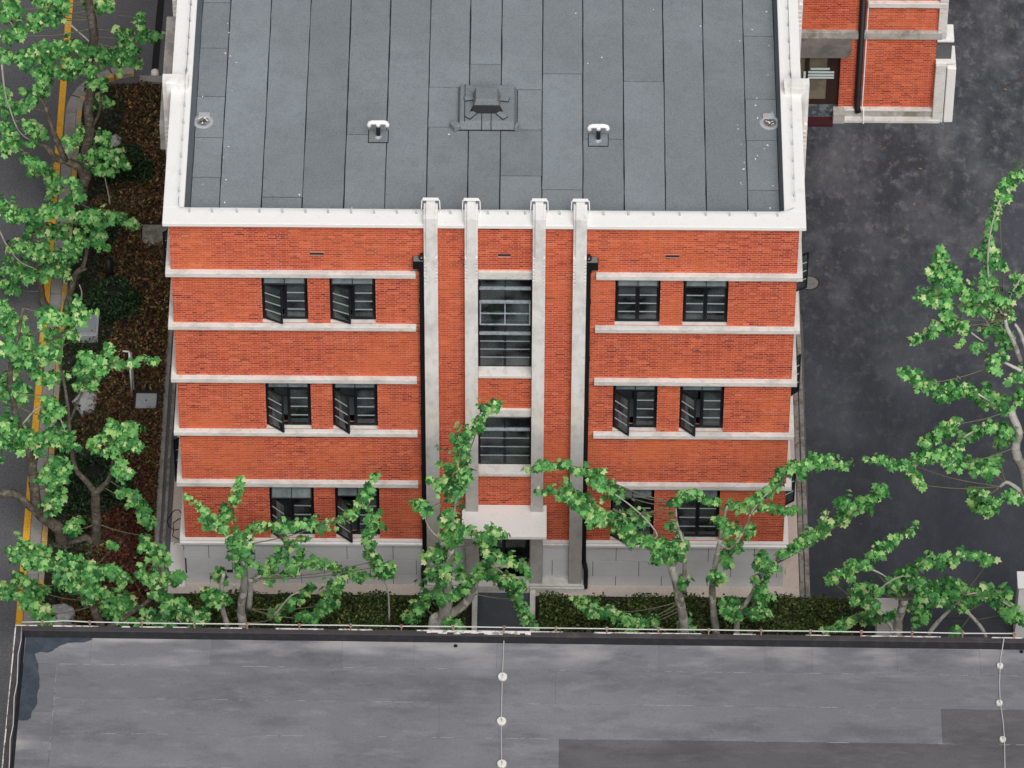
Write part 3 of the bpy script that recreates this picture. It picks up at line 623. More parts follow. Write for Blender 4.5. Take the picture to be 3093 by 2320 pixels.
conductor('lightning_conductor', [(7.15, .6, zr), (7.15, 4.2, zr), (7.15, 4.3, 12.86), (7.15, 4.6, 12.86), (7.15, 4.7, zr), (7.15, 18, zr)], [(7.15, q, zr) for q in ysd], H, 'thin rod on clamps running back along the right white coping')
for i, (a, b_) in enumerate(PX):
    o = MB(); c = (a + b_) / 2; zt = 12.83
    o.tube([(a - .06, .26, H), (a - .045, .30, zt - .02), (a - .02, .33, zt), (b_ + .02, .33, zt), (b_ + .045, .30, zt - .02), (b_ + .06, .26, H)], .012, 6).box(a - .02, b_ + .02, .29, .37, zt - .005, zt + .012)
    tag(part('conductor_strap', o, plastic), 'white conductor strap looped over the top of the %s white pilaster' % ('leftmost', 'second', 'third', 'rightmost')[i], 'conductor strap', 'straps over the pilaster tops')

# roof fittings
t = empty('roof_hatch', (.04, 3.4, 12.05), 'felt covered stepped roof hatch with folded corners in the middle of the blue grey roof', 'roof hatch')
def HB(n, mb, m, **k): mb.v = [(a - .04, b_ - 3.4, c - 12.05) for a, b_, c in mb.v]; return part(n, mb, m, t, **k)
HB('platform', MB().frustum([(-.66, 3.44, 12.05), (.72, 3.44, 12.05), (.72, 4.85, 12.05), (-.66, 4.85, 12.05)], [(-.60, 3.53, 12.24), (.66, 3.53, 12.24), (.66, 4.78, 12.24), (-.60, 4.78, 12.24)]), felt1, bev=.02)
HB('hatch_top', MB().frustum([(-.32, 3.86, 12.24), (.36, 3.86, 12.24), (.34, 4.5, 12.24), (-.30, 4.5, 12.24)], [(-.23, 3.93, 12.56), (.27, 3.93, 12.56), (.27, 4.36, 12.56), (-.23, 4.36, 12.56)]), felt1, bev=.02)
HB('hatch_skirt', MB().frustum([(-.36, 3.80, 12.24), (.40, 3.80, 12.24), (.40, 3.9, 12.24), (-.36, 3.9, 12.24)], [(-.26, 3.90, 12.42), (.30, 3.90, 12.42), (.30, 3.95, 12.42), (-.26, 3.95, 12.42)]), feltdark)
for (cx, cy, an, w_, l_) in ((-.34, 3.72, 40, .13, .24), (.38, 3.72, -40, .13, .24), (-.40, 4.28, 80, .12, .2), (.44, 4.26, -80, .12, .2)):
    M = Matrix.Translation((cx - .04, cy - 3.4, .215)) @ Matrix.Rotation(R(-an), 4, 'Z')
    part('felt_flap', MB().box(-w_ / 2, w_ / 2, -l_ / 2, l_ / 2, 0, .02, m=M), felt1, t); part('flap_seam', MB().box(-w_ / 2 - .012, w_ / 2 + .012, -l_ / 2 - .012, l_ / 2 + .012, -.012, .004, m=M), feltdark, t)
for x in (-.09, .13): HB('felt_seam', MB().box(x - .009, x + .009, 3.50, 3.84, 12.235, 12.246).frustum([(x - .009, 3.425, 12.055), (x + .009, 3.425, 12.055), (x + .009, 3.44, 12.055), (x - .009, 3.44, 12.055)], [(x - .009, 3.515, 12.245), (x + .009, 3.515, 12.245), (x + .009, 3.53, 12.245), (x - .009, 3.53, 12.245)]), feltdark)
HB('felt_seam', MB().box(-.50, -.482, 3.53, 4.78, 12.236, 12.245).box(-.7, .76, 3.41, 3.436, 12.049, 12.058).box(.73, .75, 3.43, 4.8, 12.049, 12.058), feltdark)
M = Matrix.Translation((-.70 - .04, 3.48 - 3.4, .0)) @ Matrix.Rotation(R(35), 4, 'Z'); part('felt_flap', MB().box(-.09, .09, -.1, .12, 0, .17, m=M), felt1, t, bev=.03)
M = Matrix.Translation((.73 - .04, 3.46 - 3.4, .0)) @ Matrix.Rotation(R(-15), 4, 'Z'); part('felt_flap', MB().box(-.04, .04, -.06, .1, 0, .16, m=M), felt1, t, bev=.02)
def ventpipe(x, y, label, lab2):
    t = empty('vent_pipe', (x, y, 12.05), label, 'vent pipe', 'T shaped vent pipes on the blue grey roof')
    part('base_flashing', MB().box(-.22, .22, -.17, .22, -.01, .022), felt1, t); part('flashing_seam', MB().box(-.24, .24, -.19, .24, -.014, .010), feltdark, t)
    part('collar', MB().lathe([(.09, 0.02), (.085, .04), (.055, .06), (.0551, .08)], (0, 0, 0), 16), sill_m, t, smooth=True)
    part('pipe', MB().tube([(0, 0, .02), (0, 0, .42)], .05, 14), blackm, t, smooth=True)
    part('t_cap', MB().tube([(-.2, 0, .36), (-.215, 0, .41), (-.19, 0, .465), (-.14, 0, .485), (.14, 0, .485), (.19, 0, .465), (.215, 0, .41), (.2, 0, .36)], .053, 12).tube([(0, 0, .37), (0, 0, .48)], .058, 12), plastic, t, smooth=True)
ventpipe(-2.50, 3.17, 'black roof pipe with white T cap left of the roof hatch', 0); ventpipe(2.64, 3.10, 'black roof pipe with white T cap right of the roof hatch', 0)
def drain(x, y, s, label):
    t = empty('roof_drain', (x, y, 12.05), label, 'roof drain', 'roof drains beside the white copings')
    part('collar', MB().lathe([(.24, 0), (.21, .015), (.17, .025), (.16, .02), (.15, -.02), (.10, -.03)], (0, 0, 0), 24), box_m, t, smooth=True)
    part('outlet', MB().box(-.12 if s > 0 else -.16, .16 if s > 0 else .12, 0.10, .28, 0, .05), box_m, t, bev=.02)
    lm = MB()
    for k in range(40):
        a = random.uniform(0, 6.28); r = random.uniform(0, .13); M = Matrix.Translation((r * math.cos(a), r * math.sin(a), .01 + random.random() * .02)) @ Euler((random.uniform(-.6, .6), random.uniform(-.6, .6), random.uniform(0, 6))).to_matrix().to_4x4()
        lm.box(-.02, .02, -.012, .012, 0, .003, m=M, t=random.random())
    o = part('dead_leaves', lm, gc_a, t, tint=True); o['kind'] = 'stuff'
    pm = MB()
    for k in range(6):
        a = random.uniform(0, 6.28); r = random.uniform(.02, .11); M = Matrix.Translation((r * math.cos(a), r * math.sin(a), .04)) @ Euler((0, .2, random.uniform(0, 6))).to_matrix().to_4x4(); pm.box(-.025, .025, -.012, .012, 0, .004, m=M)
    part('pale_chips', pm, plastic, t)
drain(-6.62, 3.66, 1, 'round roof drain full of dry leaves beside the left white coping'); drain(6.66, 3.76, -1, 'round roof drain full of dry leaves beside the right white coping')
li = MB()
for k in range(46):
    s = random.choice((-1, 1, 1)); x = s * random.uniform(5.9, 6.75) if random.random() < .8 else random.uniform(-6, 6); y_ = random.uniform(.6, 8); r = random.uniform(.008, .024)
    M = Matrix.Translation((x, y_, 12.05)) @ Matrix.Rotation(random.uniform(0, 6), 4, 'Z'); li.box(-r, r, -r * .6, r * .6, 0, .006, m=M)
tag(part('roof_litter', li, plastic), 'scattered small white petals on the blue grey roof', 'litter', kind='stuff')

# ================================================================ WING at the back right
WY = 16.6
WG = empty('brick_wing', (9.7, WY, 0), 'red brick wing with glazed door and grey canopy behind the dark courtyard, top right', 'building')
def WP(n, mb, m, **k): mb.v = [(a - 9.7, b_ - WY, c) for a, b_, c in mb.v]; return part(n, mb, m, WG, **k)
dop = [(7.3, 9.13, .30, 2.62)]
w = MB()
for a, b_, c, d in holes(7.26, 11.60, 0, 12.3, dop): w.box(a, b_, WY - .001, WY + .28, c, d)
w.box(11.32, 11.60, WY + .281, 26, 0, 12.3)
WP('wall', w, mortar)
bw_ = lay([(7.26, 11.60)], .36, 4.9, {'open': dop, 'band': [(2.86, 3.10)]})
sel = [b_ for b_ in bw_ if abs((b_[1] - b_[0]) - .238) < 1e-4 and b_[0] > 9.6][:300]; ss = set((b_[0], b_[2]) for b_ in sel)
for b_ in sel: obj('brick', sm, WG, ((b_[0] + b_[1]) / 2 - 9.7, -.004 + dep(), (b_[2] + b_[3]) / 2))
m2 = MB()
for b_ in bw_:
    if (b_[0], b_[2]) not in ss: m2.box(b_[0], b_[1], WY - .004 + dep(), WY + .02, b_[2], b_[3], t=min(1, max(0, random.gauss(.42, .2))), skip=('k',))
o = WP('brickwork', m2, brick_a, tint=True); o['kind'] = 'stuff'
WP('string_course', MB().box(7.3, 11.72, WY - .12, WY + .03, 2.87, 3.10), greydirty, bev=.012)
WP('string_course', MB().box(9.75, 11.78, WY - .12, WY + .03, 3.98, 4.14), band, bev=.012)
WP('plinth', MB().box(9.2, 11.72, WY - .10, WY + .02, .0, .355), greydirty, bev=.012); WP('plinth_ledge', MB().box(9.2, 11.80, WY - .26, WY - .10, 0, .10), band, bev=.012); WP('plinth_top', MB().box(9.2, 11.74, WY - .13, WY - .001, .3, .358), band, bev=.01)
WP('downpipe', MB().tube([(9.62, WY - .09, 6), (9.62, WY - .09, .42), (9.66, WY - .2, .30)], .085, 12), blackm, smooth=True)
WP('conductor_strip', MB().tube([(9.76, WY - .05, 4), (9.76, WY - .05, .40), (9.79, WY - .15, .36), (9.80, WY - .27, .12), (9.80, WY - .28, 0)], .018, 6), plastic)
WP('door_canopy', MB().box(7.3, 9.36, WY - .42, WY, 2.80, 2.90), canvas, bev=.01); WP('canopy_front', MB().box(7.3, 9.36, WY - .44, WY - .42, 2.62, 2.91), canvas)
WP('canopy_valance', MB().frustum([(7.3, WY - .46, 2.52), (9.30, WY - .46, 2.52), (9.30, WY - .44, 2.52), (7.3, WY - .44, 2.52)], [(7.3, WY - .44, 2.90), (9.36, WY - .44, 2.90), (9.36, WY - .43, 2.90), (7.3, WY - .43, 2.90)]), canvas)
d = WP('door', MB().box(8.98, 9.13, WY + .12, WY + .2, .3, 2.62).box(7.3, 8.98, WY + .12, WY + .2, 2.3, 2.62).box(8.22, 8.33, WY + .1, WY + .18, .3, 2.3).box(8.80, 8.98, WY + .12, WY + .18, .3, 2.3).box(8.33, 8.8, WY + .12, WY + .18, .3, .48).box(7.3, 8.22, WY + .12, WY + .18, .3, .45), mat('door_timber', (.035, .018, .014), .5))
WP('door_glass', MB().box(7.3, 8.22, WY + .15, WY + .16, .45, 2.3).box(8.33, 8.80, WY + .15, WY + .16, .48, 2.3), mat('tan_glass', (.19, .165, .12), .25, noise=[(3, 4, .45, .65, .6, (.11, .10, .08))]))
nt_ = WP('notice_bars', MB().box(8.36, 8.86, WY + .04, WY + .06, 1.62, 1.68).box(8.30, 8.98, WY + .04, WY + .06, 1.50, 1.56).box(8.30, 8.98, WY + .04, WY + .06, 1.40, 1.45).box(8.30, 8.98, WY + .04, WY + .06, 1.31, 1.36).box(8.18, 8.24, WY + .04, WY + .06, 1.32, 1.55), mat('pale_bars', (.55, .66, .66), .4))
WP('threshold', MB().box(7.3, 9.129, WY - .12, WY + .285, 0, .31), mat('wet_threshold', (.06, .075, .085), .3, noise=[(6, 5, .5, .6, .6, (.2, .24, .25))]))
WP('step_block', MB().box(8.99, 9.30, WY - .30, WY + .0, 0, .36), greydirty, bev=.02)
WP('side_column', MB().box(11.60, 11.88, WY - .22, WY + .4, 0, 2.05), band, bev=.02); WP('side_column', MB().box(11.90, 12.14, WY - .22, WY + .4, 0, 1.95), white, bev=.03)
WP('side_ledge', MB().box(11.60, 12.12, WY - .14, WY + .5, 2.02, 2.10), white, bev=.012); WP('side_bracket', MB().frustum([(11.60, WY - .1, 1.75), (11.80, WY - .1, 1.75), (11.80, WY + .4, 1.75), (11.60, WY + .4, 1.75)], [(11.60, WY - .1, 2.02), (12.08, WY - .1, 2.02), (12.08, WY + .4, 2.02), (11.60, WY + .4, 2.02)]), band)
WP('side_recess', MB().box(11.60, 12.0, WY - .02, WY + .5, 2.11, 2.78), road_m); WP('side_ledge', MB().box(11.60, 12.04, WY - .12, WY + .5, 2.78, 2.86), white, bev=.012)
WP('corner_column', MB().box(11.60, 11.83, WY - .10, WY + .5, 2.87, 12.0), band, bev=.02)
tag(part('door_mat', B(7.4, 8.985, WY - .42, WY - .125, 0.0, .09), redmat), 'dark red mat on the step of the glazed door, top right', 'door mat')

# ================================================================ NEAR ROOF (foreground building)
Z2 = 12.5
pL = at(46, 1887, z=Z2); pR = at(3080, 1925, z=Z2)
th_ = math.atan2(pR[1] - pL[1], pR[0] - pL[0]); 
NB = empty('flat_roofed_building', (pL[0], pL[1], 0), 'near building with wet grey felt flat roof and thin dark parapet across the foreground', 'building')
NB.rotation_euler = (0, 0, th_)
nbwall = mat('grey_render_wall', (.40, .39, .375), .9, noise=[(.5, 7, .45, .75, .4, (.30, .295, .28), (1, 1, .4)), (8, 5, .5, .8, .25, (.48, .47, .45))])
NI = Matrix.Translation((pL[0], pL[1], 0)) @ Matrix.Rotation(th_, 4, 'Z'); NV = NI.inverted()
def nl(u, v, z=12.33): p = NV @ Vector(at(u, v, z=z)); return p.x, p.y
LX = 34; LY = -14
part('wall', MB().box(0.02, LX, LY, -.02, 0, 12.2), nbwall, NB)
part('roof_deck', MB().box(.1, LX - .1, LY, -.1, 12.2, 12.318), feltdark, NB)
part('parapet', MB().box(.0, LX, -.145, .0, 12.2, 12.49).box(.0, .17, LY, -.1451, 12.2, 12.49), rustbrown, NB, .008)
part('parapet_upstand', MB().frustum([(.15, -.20, 12.32), (LX, -.20, 12.32), (LX, -.14, 12.32), (.15, -.14, 12.32)], [(.15, -.148, 12.47), (LX, -.148, 12.47), (LX, -.14, 12.47), (.15, -.14, 12.47)]).frustum([(.15, LY, 12.32), (.23, LY, 12.32), (.23, -.2, 12.32), (.15, -.2, 12.32)], [(.15, LY, 12.47), (.178, LY, 12.47), (.178, -.2, 12.47), (.15, -.2, 12.47)]), feltdark, NB)
# worn white edge, broken into ragged runs
we = MB(); x = 0
while x < 24:
    L = random.uniform(.15, .6); we.box(x, x + L, -.012 - random.uniform(.004, .022), .002, 12.485, 12.496) if random.random() < .5 else None; x += L
for (u, v, uu) in ((1290, 0, 1590),):
    a = nl(1290, 1905)[0]; b_ = nl(1590, 1905)[0]; x = a
    while x < b_: L = random.uniform(.06, .2); we.box(x, x + L, -.012 - random.uniform(.04, .11), .003, 12.486, 12.4975); x += L
yy = 0
while yy > -5: L = random.uniform(.15, .5); we.box(-.002, random.uniform(.01, .025), yy - L, yy, 12.485, 12.4965); yy -= L
part('worn_edge_paint', we, wornwhite, NB)
# felt sheets
xs_ = nl(172, 2006)[0]
rowsY = [-.205] + [nl(1500, v)[1] for v in (2022, 2124, 2230)] + [nl(1500, 2330)[1]]
for _ in range(8): rowsY.append(rowsY[-1] - .98)
J = {0: [272, 635, 1032, 1250, 1500, 1990, 2310, 2455, 2710, 2960], 1: [1678], 2: [1325, 2845], 3: [1688], 4: [900, 2400]}
ns = 0
for r_ in range(len(rowsY) - 1):
    ya, yb = rowsY[r_], rowsY[r_ + 1]
    jx = [xs_ if r_ > 0 else .2] + [nl(u, 2000 + 100 * r_)[0] for u in J.get(r_, [700 + 137 * r_ % 900, 2200])] + [24]
    for a, b_ in zip(jx, jx[1:]):
        um = a
        dark = (r_ >= 3 and a > nl(1680, 2240)[0] - .05) or (r_ == 2 and a > nl(2840, 2200)[0] - .05)
        n = max(2, int((b_ - a) / .6)); P0 = []; P1 = []
        for q in range(n + 1):
            xx = a + .0015 + (b_ - a - .003) * q / n
            P0.append((xx, yb + .002 + random.uniform(-.003, .003))); P1.append((xx, ya - .003 + random.uniform(-.002, .002)))
        ms = MB().prism(P0 + P1[::-1], 12.318, 12.330 + random.uniform(-.001, .001))
        o = part('roofing_sheet', ms, felt3 if dark else (felt2d if r_ == 0 else felt2), NB)
for k in range(10):      # left border sheets
    a, b_ = rowsY[1] - k * 1.35, rowsY[1] - (k + 1) * 1.35
    part('roofing_sheet', MB().box(.235, xs_ - .004, b_ + .004, a - .004, 12.318, 12.3305), felt2d if k < 2 else felt2, NB)
# broken pale seam sealant
sm_ = MB()
for r_ in range(1, 5):
    x = xs_
    while x < 23:
        L = random.uniform(.05, .5)
        if random.random() < .5: sm_.box(x, x + L, rowsY[r_] - .007, rowsY[r_] + .005, 12.3300, 12.3335)
        x += L + random.uniform(.01, .15)
yy = rowsY[1]
while yy > -6:
    L = random.uniform(.05, .3)
    if random.random() < .7: sm_.box(xs_ - .006, xs_ + .006, yy - L, yy, 12.3305, 12.3335)
    yy -= L + random.uniform(.02, .1)
o = part('seam_sealant', sm_, seamw, NB); o['kind'] = 'stuff'
# puddle with its ragged shoreline
pud = [(66, 1922), (150, 1919), (283, 1919), (276, 1934), (255, 1941), (205, 1942), (178, 1952), (160, 1966), (145, 1972), (118, 1970), (105, 1975), (110, 1992), (116, 2004), (115, 2030), (119, 2046), (119, 2078), (112, 2100), (113, 2125), (104, 2142), (96, 2152), (94, 2168), (82, 2176), (60, 2176), (45, 2173)]
pp_ = []
for (a, b_), (c, d) in zip(pud, pud[1:] + pud[:1]):
    for q in range(4):
        f = q / 4; jj = 0 if q == 0 else 1.1; pp_.append(nl(a + (c - a) * f + random.uniform(-jj, jj), b_ + (d - b_) * f + random.uniform(-jj, jj), 12.334))
pp_ = [(max(x, .236), min(y_, -.207)) for x, y_ in pp_]
q_ = [pp_[0]]
for p in pp_[1:]:
    if math.hypot(p[0] - q_[-1][0], p[1] - q_[-1][1]) > .012: q_.append(p)
from mathutils.geometry import tessellate_polygon
mw = MB(); mw.v = [tuple(NI @ Vector((x, y_, 12.3365))) for x, y_ in q_]
for tri in tessellate_polygon([[Vector((x, y_, 0)) for x, y_ in q_]]):
    a, b_, c = tri
    if (q_[b_][0] - q_[a][0]) * (q_[c][1] - q_[a][1]) - (q_[b_][1] - q_[a][1]) * (q_[c][0] - q_[a][0]) < 0: b_, c = c, b_
    mw.f.append((a, b_, c)); mw.t.append(0)
tag(part('puddle', mw, wet), kind='structure')
# silt tide marks around it
# roof holes
for u, v in ((1376, 1951), (3085, 1969)):
    x, y_ = nl(u, v); part('roof_outlet', MB().lathe([(.045, .0), (.045, .006), (.03, .008)], (x, y_, 12.33), 14), blackm, NB)
# rod along its parapet with rusty clamps
us = [128, 272, 430, 588, 748, 905, 1060, 1213, 1368, 1523, 1680, 1833, 1988, 2140, 2298, 2447, 2600, 2753, 2905, 3060]
t = empty('lightning_conductor', (pL[0], pL[1], 12.5), 'white sagging rod on rusty clamps along the near parapet', 'lightning conductor')
t.rotation_euler = (0, 0, th_)
rp = []; cl = []
for i, u in enumerate(us):
    x = nl(u, 1888, 12.5)[0]; cl.append(x); rp.append((x, -.01, .125 + random.uniform(-.01, .01)))
rp = [(.15, -.01, .10)] + rp[:1] + [(rp[1][0] * .5 + rp[0][0] * .5, -.01, .16)] + rp[1:] 
rp = [p for i, p in enumerate(rp) if i == 0 or p[0] > rp[i - 1][0]]
part('rod', MB().tube(rp, .013, 8), whitewire, t, smooth=True)
for x in cl:
    part('clamp', MB().box(x - .014, x + .014, -.03, .008, -.02, .14).box(x - .03, x + .03, -.035, .015, .10, .15), rust, t)
sd = MB(); pts = [(.14, -.06 - .4 * k, .012 + .004 * math.sin(k)) for k in range(13)]; pts = [(x + .02 * math.sin(k * 2.1), y_, z) for k, (x, y_, z) in enumerate(pts)]
part('side_cable', MB().tube(pts, .011, 6), whitewire, t, smooth=True)
# concrete feet with cable
def feet(list_uv, r, wire_uv, label_w, labels, grp):
    for (u, v), lb in zip(list_uv, labels):
        p = at(u, v, z=12.40)
        m_ = MB(); n = 20; prof = [(r * .96, -.07), (r, -.06), (r, -.012), (r * .9, .0), (r * .3, .002)]
        m_.lathe(prof, (0, 0, 0), n); e = empty('concrete_foot', (p[0], p[1], 12.40), lb, 'cable weight', grp)
        part('block', m_, wornfoot, e, smooth=False); part('clip', MB().box(-.018, .018, -.02, .02, .0, .016).box(-.006, .006, -.05, .05, .003, .01), steel, e)
    w_ = [tuple(at(u, v, z=z)) for u, v, z in wire_uv]
    tag(part('cable', MB().tube(w_, .009, 6), whitewire, smooth=True), label_w, 'cable', 'cables on the near roof')
wornfoot = mat('pale_concrete_foot', (.72, .71, .66), .7, noise=[(8, 5, .5, .7, .4, (.55, .54, .5))])
feet([(1518, 2041), (1515, 2175), (1516, 2304)], .10, [(1524, 1893, 12.6), (1523, 1900, 12.5), (1523, 1918, 12.4), (1521, 1960, 12.345), (1518, 2030, 12.40), (1517, 2041, 12.41), (1516, 2100, 12.345), (1514, 2165, 12.4), (1514, 2240, 12.345), (1515, 2304, 12.41), (1516, 2345, 12.36)],
     'white cable down the middle of the near roof over three round concrete feet', ['round concrete foot on the middle cable, nearest to the parapet', 'round concrete foot in the middle of the central cable on near roof', 'round concrete foot on the middle cable at the bottom edge of the photo'], 'round concrete feet under the roof cables')
feet([(3021, 2008), (3019, 2120), (3029, 2230)], .068, [(3033, 1925, 12.6), (3030, 1945, 12.45), (3023, 1985, 12.35), (3021, 2010, 12.41), (3019, 2065, 12.345), (3021, 2120, 12.41), (3030, 2180, 12.345), (3034, 2230, 12.41), (3035, 2290, 12.345), (3036, 2345, 12.345)],
     'thin white cable down the right side of the near roof over three small feet', ['small concrete foot on the right cable, nearest to the parapet', 'small concrete foot halfway down the right hand roof cable', 'small concrete foot on the right cable, lowest of three'], 'small concrete feet under the right cable')

# ================================================================ STREET SIDE THINGS
def box_thing():
    t = empty('meter_box', (-10.17, 8.4, 0), 'pale grey utility box with recessed lid beside the dark round shrub', 'utility box')
    part('cabinet', MB().box(-.30, .30, -.34, .42, 0, .30), box_m, t, .02); part('lid', MB().box(-.24, .24, -.26, .36, .30, .315), mat('box_lid', (.30, .33, .36), .5), t, .01); part('latch', MB().box(.12, .17, -.2, -.18, .315, .33), joint, t)
box_thing()
def manhole_sq(x, y, label):
    t = empty('manhole_cover', (x, y, .03), label, 'manhole cover'); part('rim', MB().box(-.30, .33, -.30, .32, -.03, .04), joint, t); part('cover', MB().box(-.26, .26, -.25, .25, -.02, .07), box_m, t, .015); part('key_hole', MB().box(-.02, .02, -.02, .02, .07, .074), joint, t)
manhole_sq(-8.55, 6.0, 'square pale concrete cover set in the brown ground cover near the wall')
t = empty('manhole_cover', (8.22, 10.41, 0), 'round grey iron cover in the dark courtyard beside the building', 'manhole cover')
part('rim', MB().lathe([(.27, 0), (.27, .004), (.235, .006)], (0, 0, 0), 32), joint, t); part('cover', MB().lathe([(.228, 0), (.228, .008), (.2, .010)], (0, 0, 0), 32), man_m, t)
t = empty('stand_pipe', (-8.92, 6.2, 0), 'white standpipe with short side arm rising from the brown ground cover', 'standpipe')
part('pipe', MB().tube([(0, 0, 0), (.0, 0, 1.62)], .025, 10), plastic, t, smooth=True); part('arm', MB().tube([(.0, 0, 1.62), (-.02, 0, 1.65), (-.16, 0, 1.66)], .022, 8), plastic, t)
part('second_pipe', MB().tube([(.055, 0, .3), (.055, 0, 1.60)], .018, 8), steel, t)
def rock(x, y, sx, sy, sz, label, z=0, seed=1):
    rr = random.Random(seed); m_ = MB(); n = 14; prof = [(1, 0), (1.02, .3), (.9, .62), (.68, .86), (.35, .98)]
    ph = [rr.uniform(.82, 1.14) for _ in range(n)]
    for r, h in prof:
        for k in range(n): a = 2 * math.pi * k / n; q = ph[k] * rr.uniform(.95, 1.06); m_.v.append((r * q * math.cos(a) * sx, r * q * math.sin(a) * sy, h * sz * rr.uniform(.93, 1.07)))
    for i in range(len(prof) - 1):
        for k in range(n): a = i * n; b_ = a + n; m_.f.append((a + k, a + (k + 1) % n, b_ + (k + 1) % n, b_ + k)); m_.t.append(0)
    m_.f.append(tuple((len(prof) - 1) * n + k for k in range(n))); m_.t.append(0)
    o = part('rock', m_, stone_m); o.location = (x, y, z); tag(o, label, 'rock', 'pale rocks in the left planting bed'); return o
rock(-10.05, 5.95, .32, .42, .28, 'flat pale rock lying in the soil below the utility box', seed=3)
p = at(185, 1840, y=-1.2); rock(p[0], -1.3, .34, .30, .3, 'rough white rock at the bottom left by the near parapet', max(0, p[2] - .2), 5)
rock(-9.85, 15.3, .22, .3, .25, 'pale rock half hidden by leaves near the curved kerb', seed=8)
t = empty('bollard', (-9.68, 10.15, 0), 'short black bollard standing in the bed behind the round shrub', 'bollard')
part('post', MB().tube([(0, 0, 0), (0, 0, .95)], .10, 14), blackm, t, smooth=True); part('base', MB().box(-.18, .18, -.18, .18, 0, .06), oldstone, t)
tag(part('stepping_slab', B(-8.95, -8.3, 11.6, 12.3, .0, .07), oldstone, None, .02), 'mossy concrete slab in the ground cover beside the white coping corner', 'slab')
dch = MB(); a = at(492, -10, z=0); b_ = at(468, 208, z=0)
dch.prism([(b_[0] - .09, b_[1]), (b_[0] + .09, b_[1]), (a[0] + .09, a[1] + 3), (a[0] - .09, a[1] + 3)], -.02, .02); tag(part('drain_channel', dch, blackm), 'black channel drain running across the driveway, top left', 'drain')
tag(part('drain_outlet', MB().lathe([(.11, 0), (.10, .12), (.06, .16), (.02, .17)], (-8.9, 17.95, .05), 14), plastic, smooth=True), 'white pipe end where the black channel drain meets the kerb', 'pipe')
def pillar(x, y, h, label):
    t = empty('gate_pillar', (x, y, 0), label, 'gate pillar', 'white gate pillars by the courtyard'); part('shaft', MB().box(-.24, .24, -.24, .24, 0, h), wornwhite2, t, .015); part('cap', MB().box(-.27, .27, -.27, .27, h, h + .06), white, t, .01)
wornwhite2 = mat('white_render', (.88, .87, .85), .8, noise=[(2, 6, .5, .75, .3, (.6, .59, .56))])
pillar(9.72, -1.9, 1.35, 'white gate pillar behind the plane leaves, right of the hedge'); pillar(13.1, -1.5, 1.9, 'white gate pillar at the right edge of the photo')
wm_ = MB()
for q, (x, y_) in enumerate([(-7.62, 2.0), (-7.5, 1.7), (-7.55, .9)]):
    pts = [(x + .25 * math.cos(a) * (.5 + .5 * random.random()), y_ + .35 * math.sin(a), .03 + .02 * random.random()) for a in np.linspace(0, 5.2, 9)]; wm_.tube(pts, .011, 5)
tag(part('loose_cable', wm_, blackm), 'dark loose cable curled on the pale apron at the left corner', 'cable')
part_ = tag(part('concrete_slab', B(-7.72, -7.3, -.2, 1.25, .012, .05), white, None, .01), 'white slab lying on the apron by the left wall corner', 'slab')

# ================================================================ VEGETATION
def scatter(n, posfn, size, tilt=1.0, aspect=1.6):
    """n small bent leaves; returns MB-like arrays"""
    P = np.array([posfn() for _ in range(n)]); s = RNG.uniform(size[0], size[1], n)
    az = RNG.uniform(0, 2 * np.pi, n); tl = RNG.normal(0, tilt, n)
    d = np.stack([np.cos(az) * np.cos(tl), np.sin(az) * np.cos(tl), np.sin(tl)], 1)
    up = np.tile([0, 0, 1.], (n, 1)) + RNG.normal(0, .5, (n, 3)); w = np.cross(d, up); w /= np.linalg.norm(w, axis=1)[:, None]; nn = np.cross(w, d)
    a = P - d * s[:, None] * .5; b_ = P + w * s[:, None] * .5 / aspect + nn * s[:, None] * .12; c = P + d * s[:, None] * .5; e = P - w * s[:, None] * .5 / aspect + nn * s[:, None] * .12
    V = np.stack([a, b_, c, e], 1).reshape(-1, 3); F = np.arange(4 * n).reshape(n, 4); return V, F
def arr_mesh(name, V, F, m, tint):
    me = bpy.data.meshes.new(name); k = F.shape[1]
    me.vertices.add(len(V)); me.vertices.foreach_set('co', V.astype(np.float32).ravel())
    me.loops.add(F.size); me.loops.foreach_set('vertex_index', F.astype(np.int32).ravel())
    me.polygons.add(len(F)); me.polygons.foreach_set('loop_start', np.arange(0, F.size, k, dtype=np.int32)); me.polygons.foreach_set('loop_total', np.full(len(F), k, dtype=np.int32))
    me.materials.append(m); a = me.attributes.new('tint', 'FLOAT', 'FACE'); a.data.foreach_set('value', np.asarray(tint, dtype=np.float32)); me.update(calc_edges=True); return me
rnd = random.random
def gc_pos():
    while True:
        y_ = random.uniform(-1.5, 17.5); x = random.uniform(-10.3, -8.12)
        lim = -9.98 + .30 * math.sin(y_ * .9) + .2 * math.sin(y_ * 2.3 + 1)
        if x < lim and rnd() < .93: continue
        if abs(x + 8.55) < .34 and abs(y_ - 6.0) < .34: continue
        if abs(x + 8.6) < .36 and abs(y_ - 11.95) < .36: continue
        hgt = .05 + .14 * (.5 + .5 * math.sin(x * 5 + y_ * 3.1)) * rnd() + .1 * rnd()
        return x, y_, hgt
n = 30000; V, F = scatter(n, gc_pos, (.06, .15), .7, 2.2); t_ = RNG.uniform(0, 1, n)
yy = V.reshape(n, 4, 3)[:, 0, 1]
tag(obj('ground_cover', arr_mesh('ground_cover', V, F, gc_a, t_)), 'dense bronze and olive ground cover plants between street trees and wall', 'ground cover', kind='stuff')
n = 3500; V, F = scatter(n, lambda: (random.uniform(-9.3, -8.3), random.gauss(.9, 1.2), .12 + .18 * rnd()), (.06, .14), .7, 1.8)
tag(obj('ground_cover', arr_mesh('ground_cover', V, F, gr_a, RNG.uniform(0, 1, n))), 'deep red ground cover plants at the left corner of the building', 'ground cover', kind='stuff')
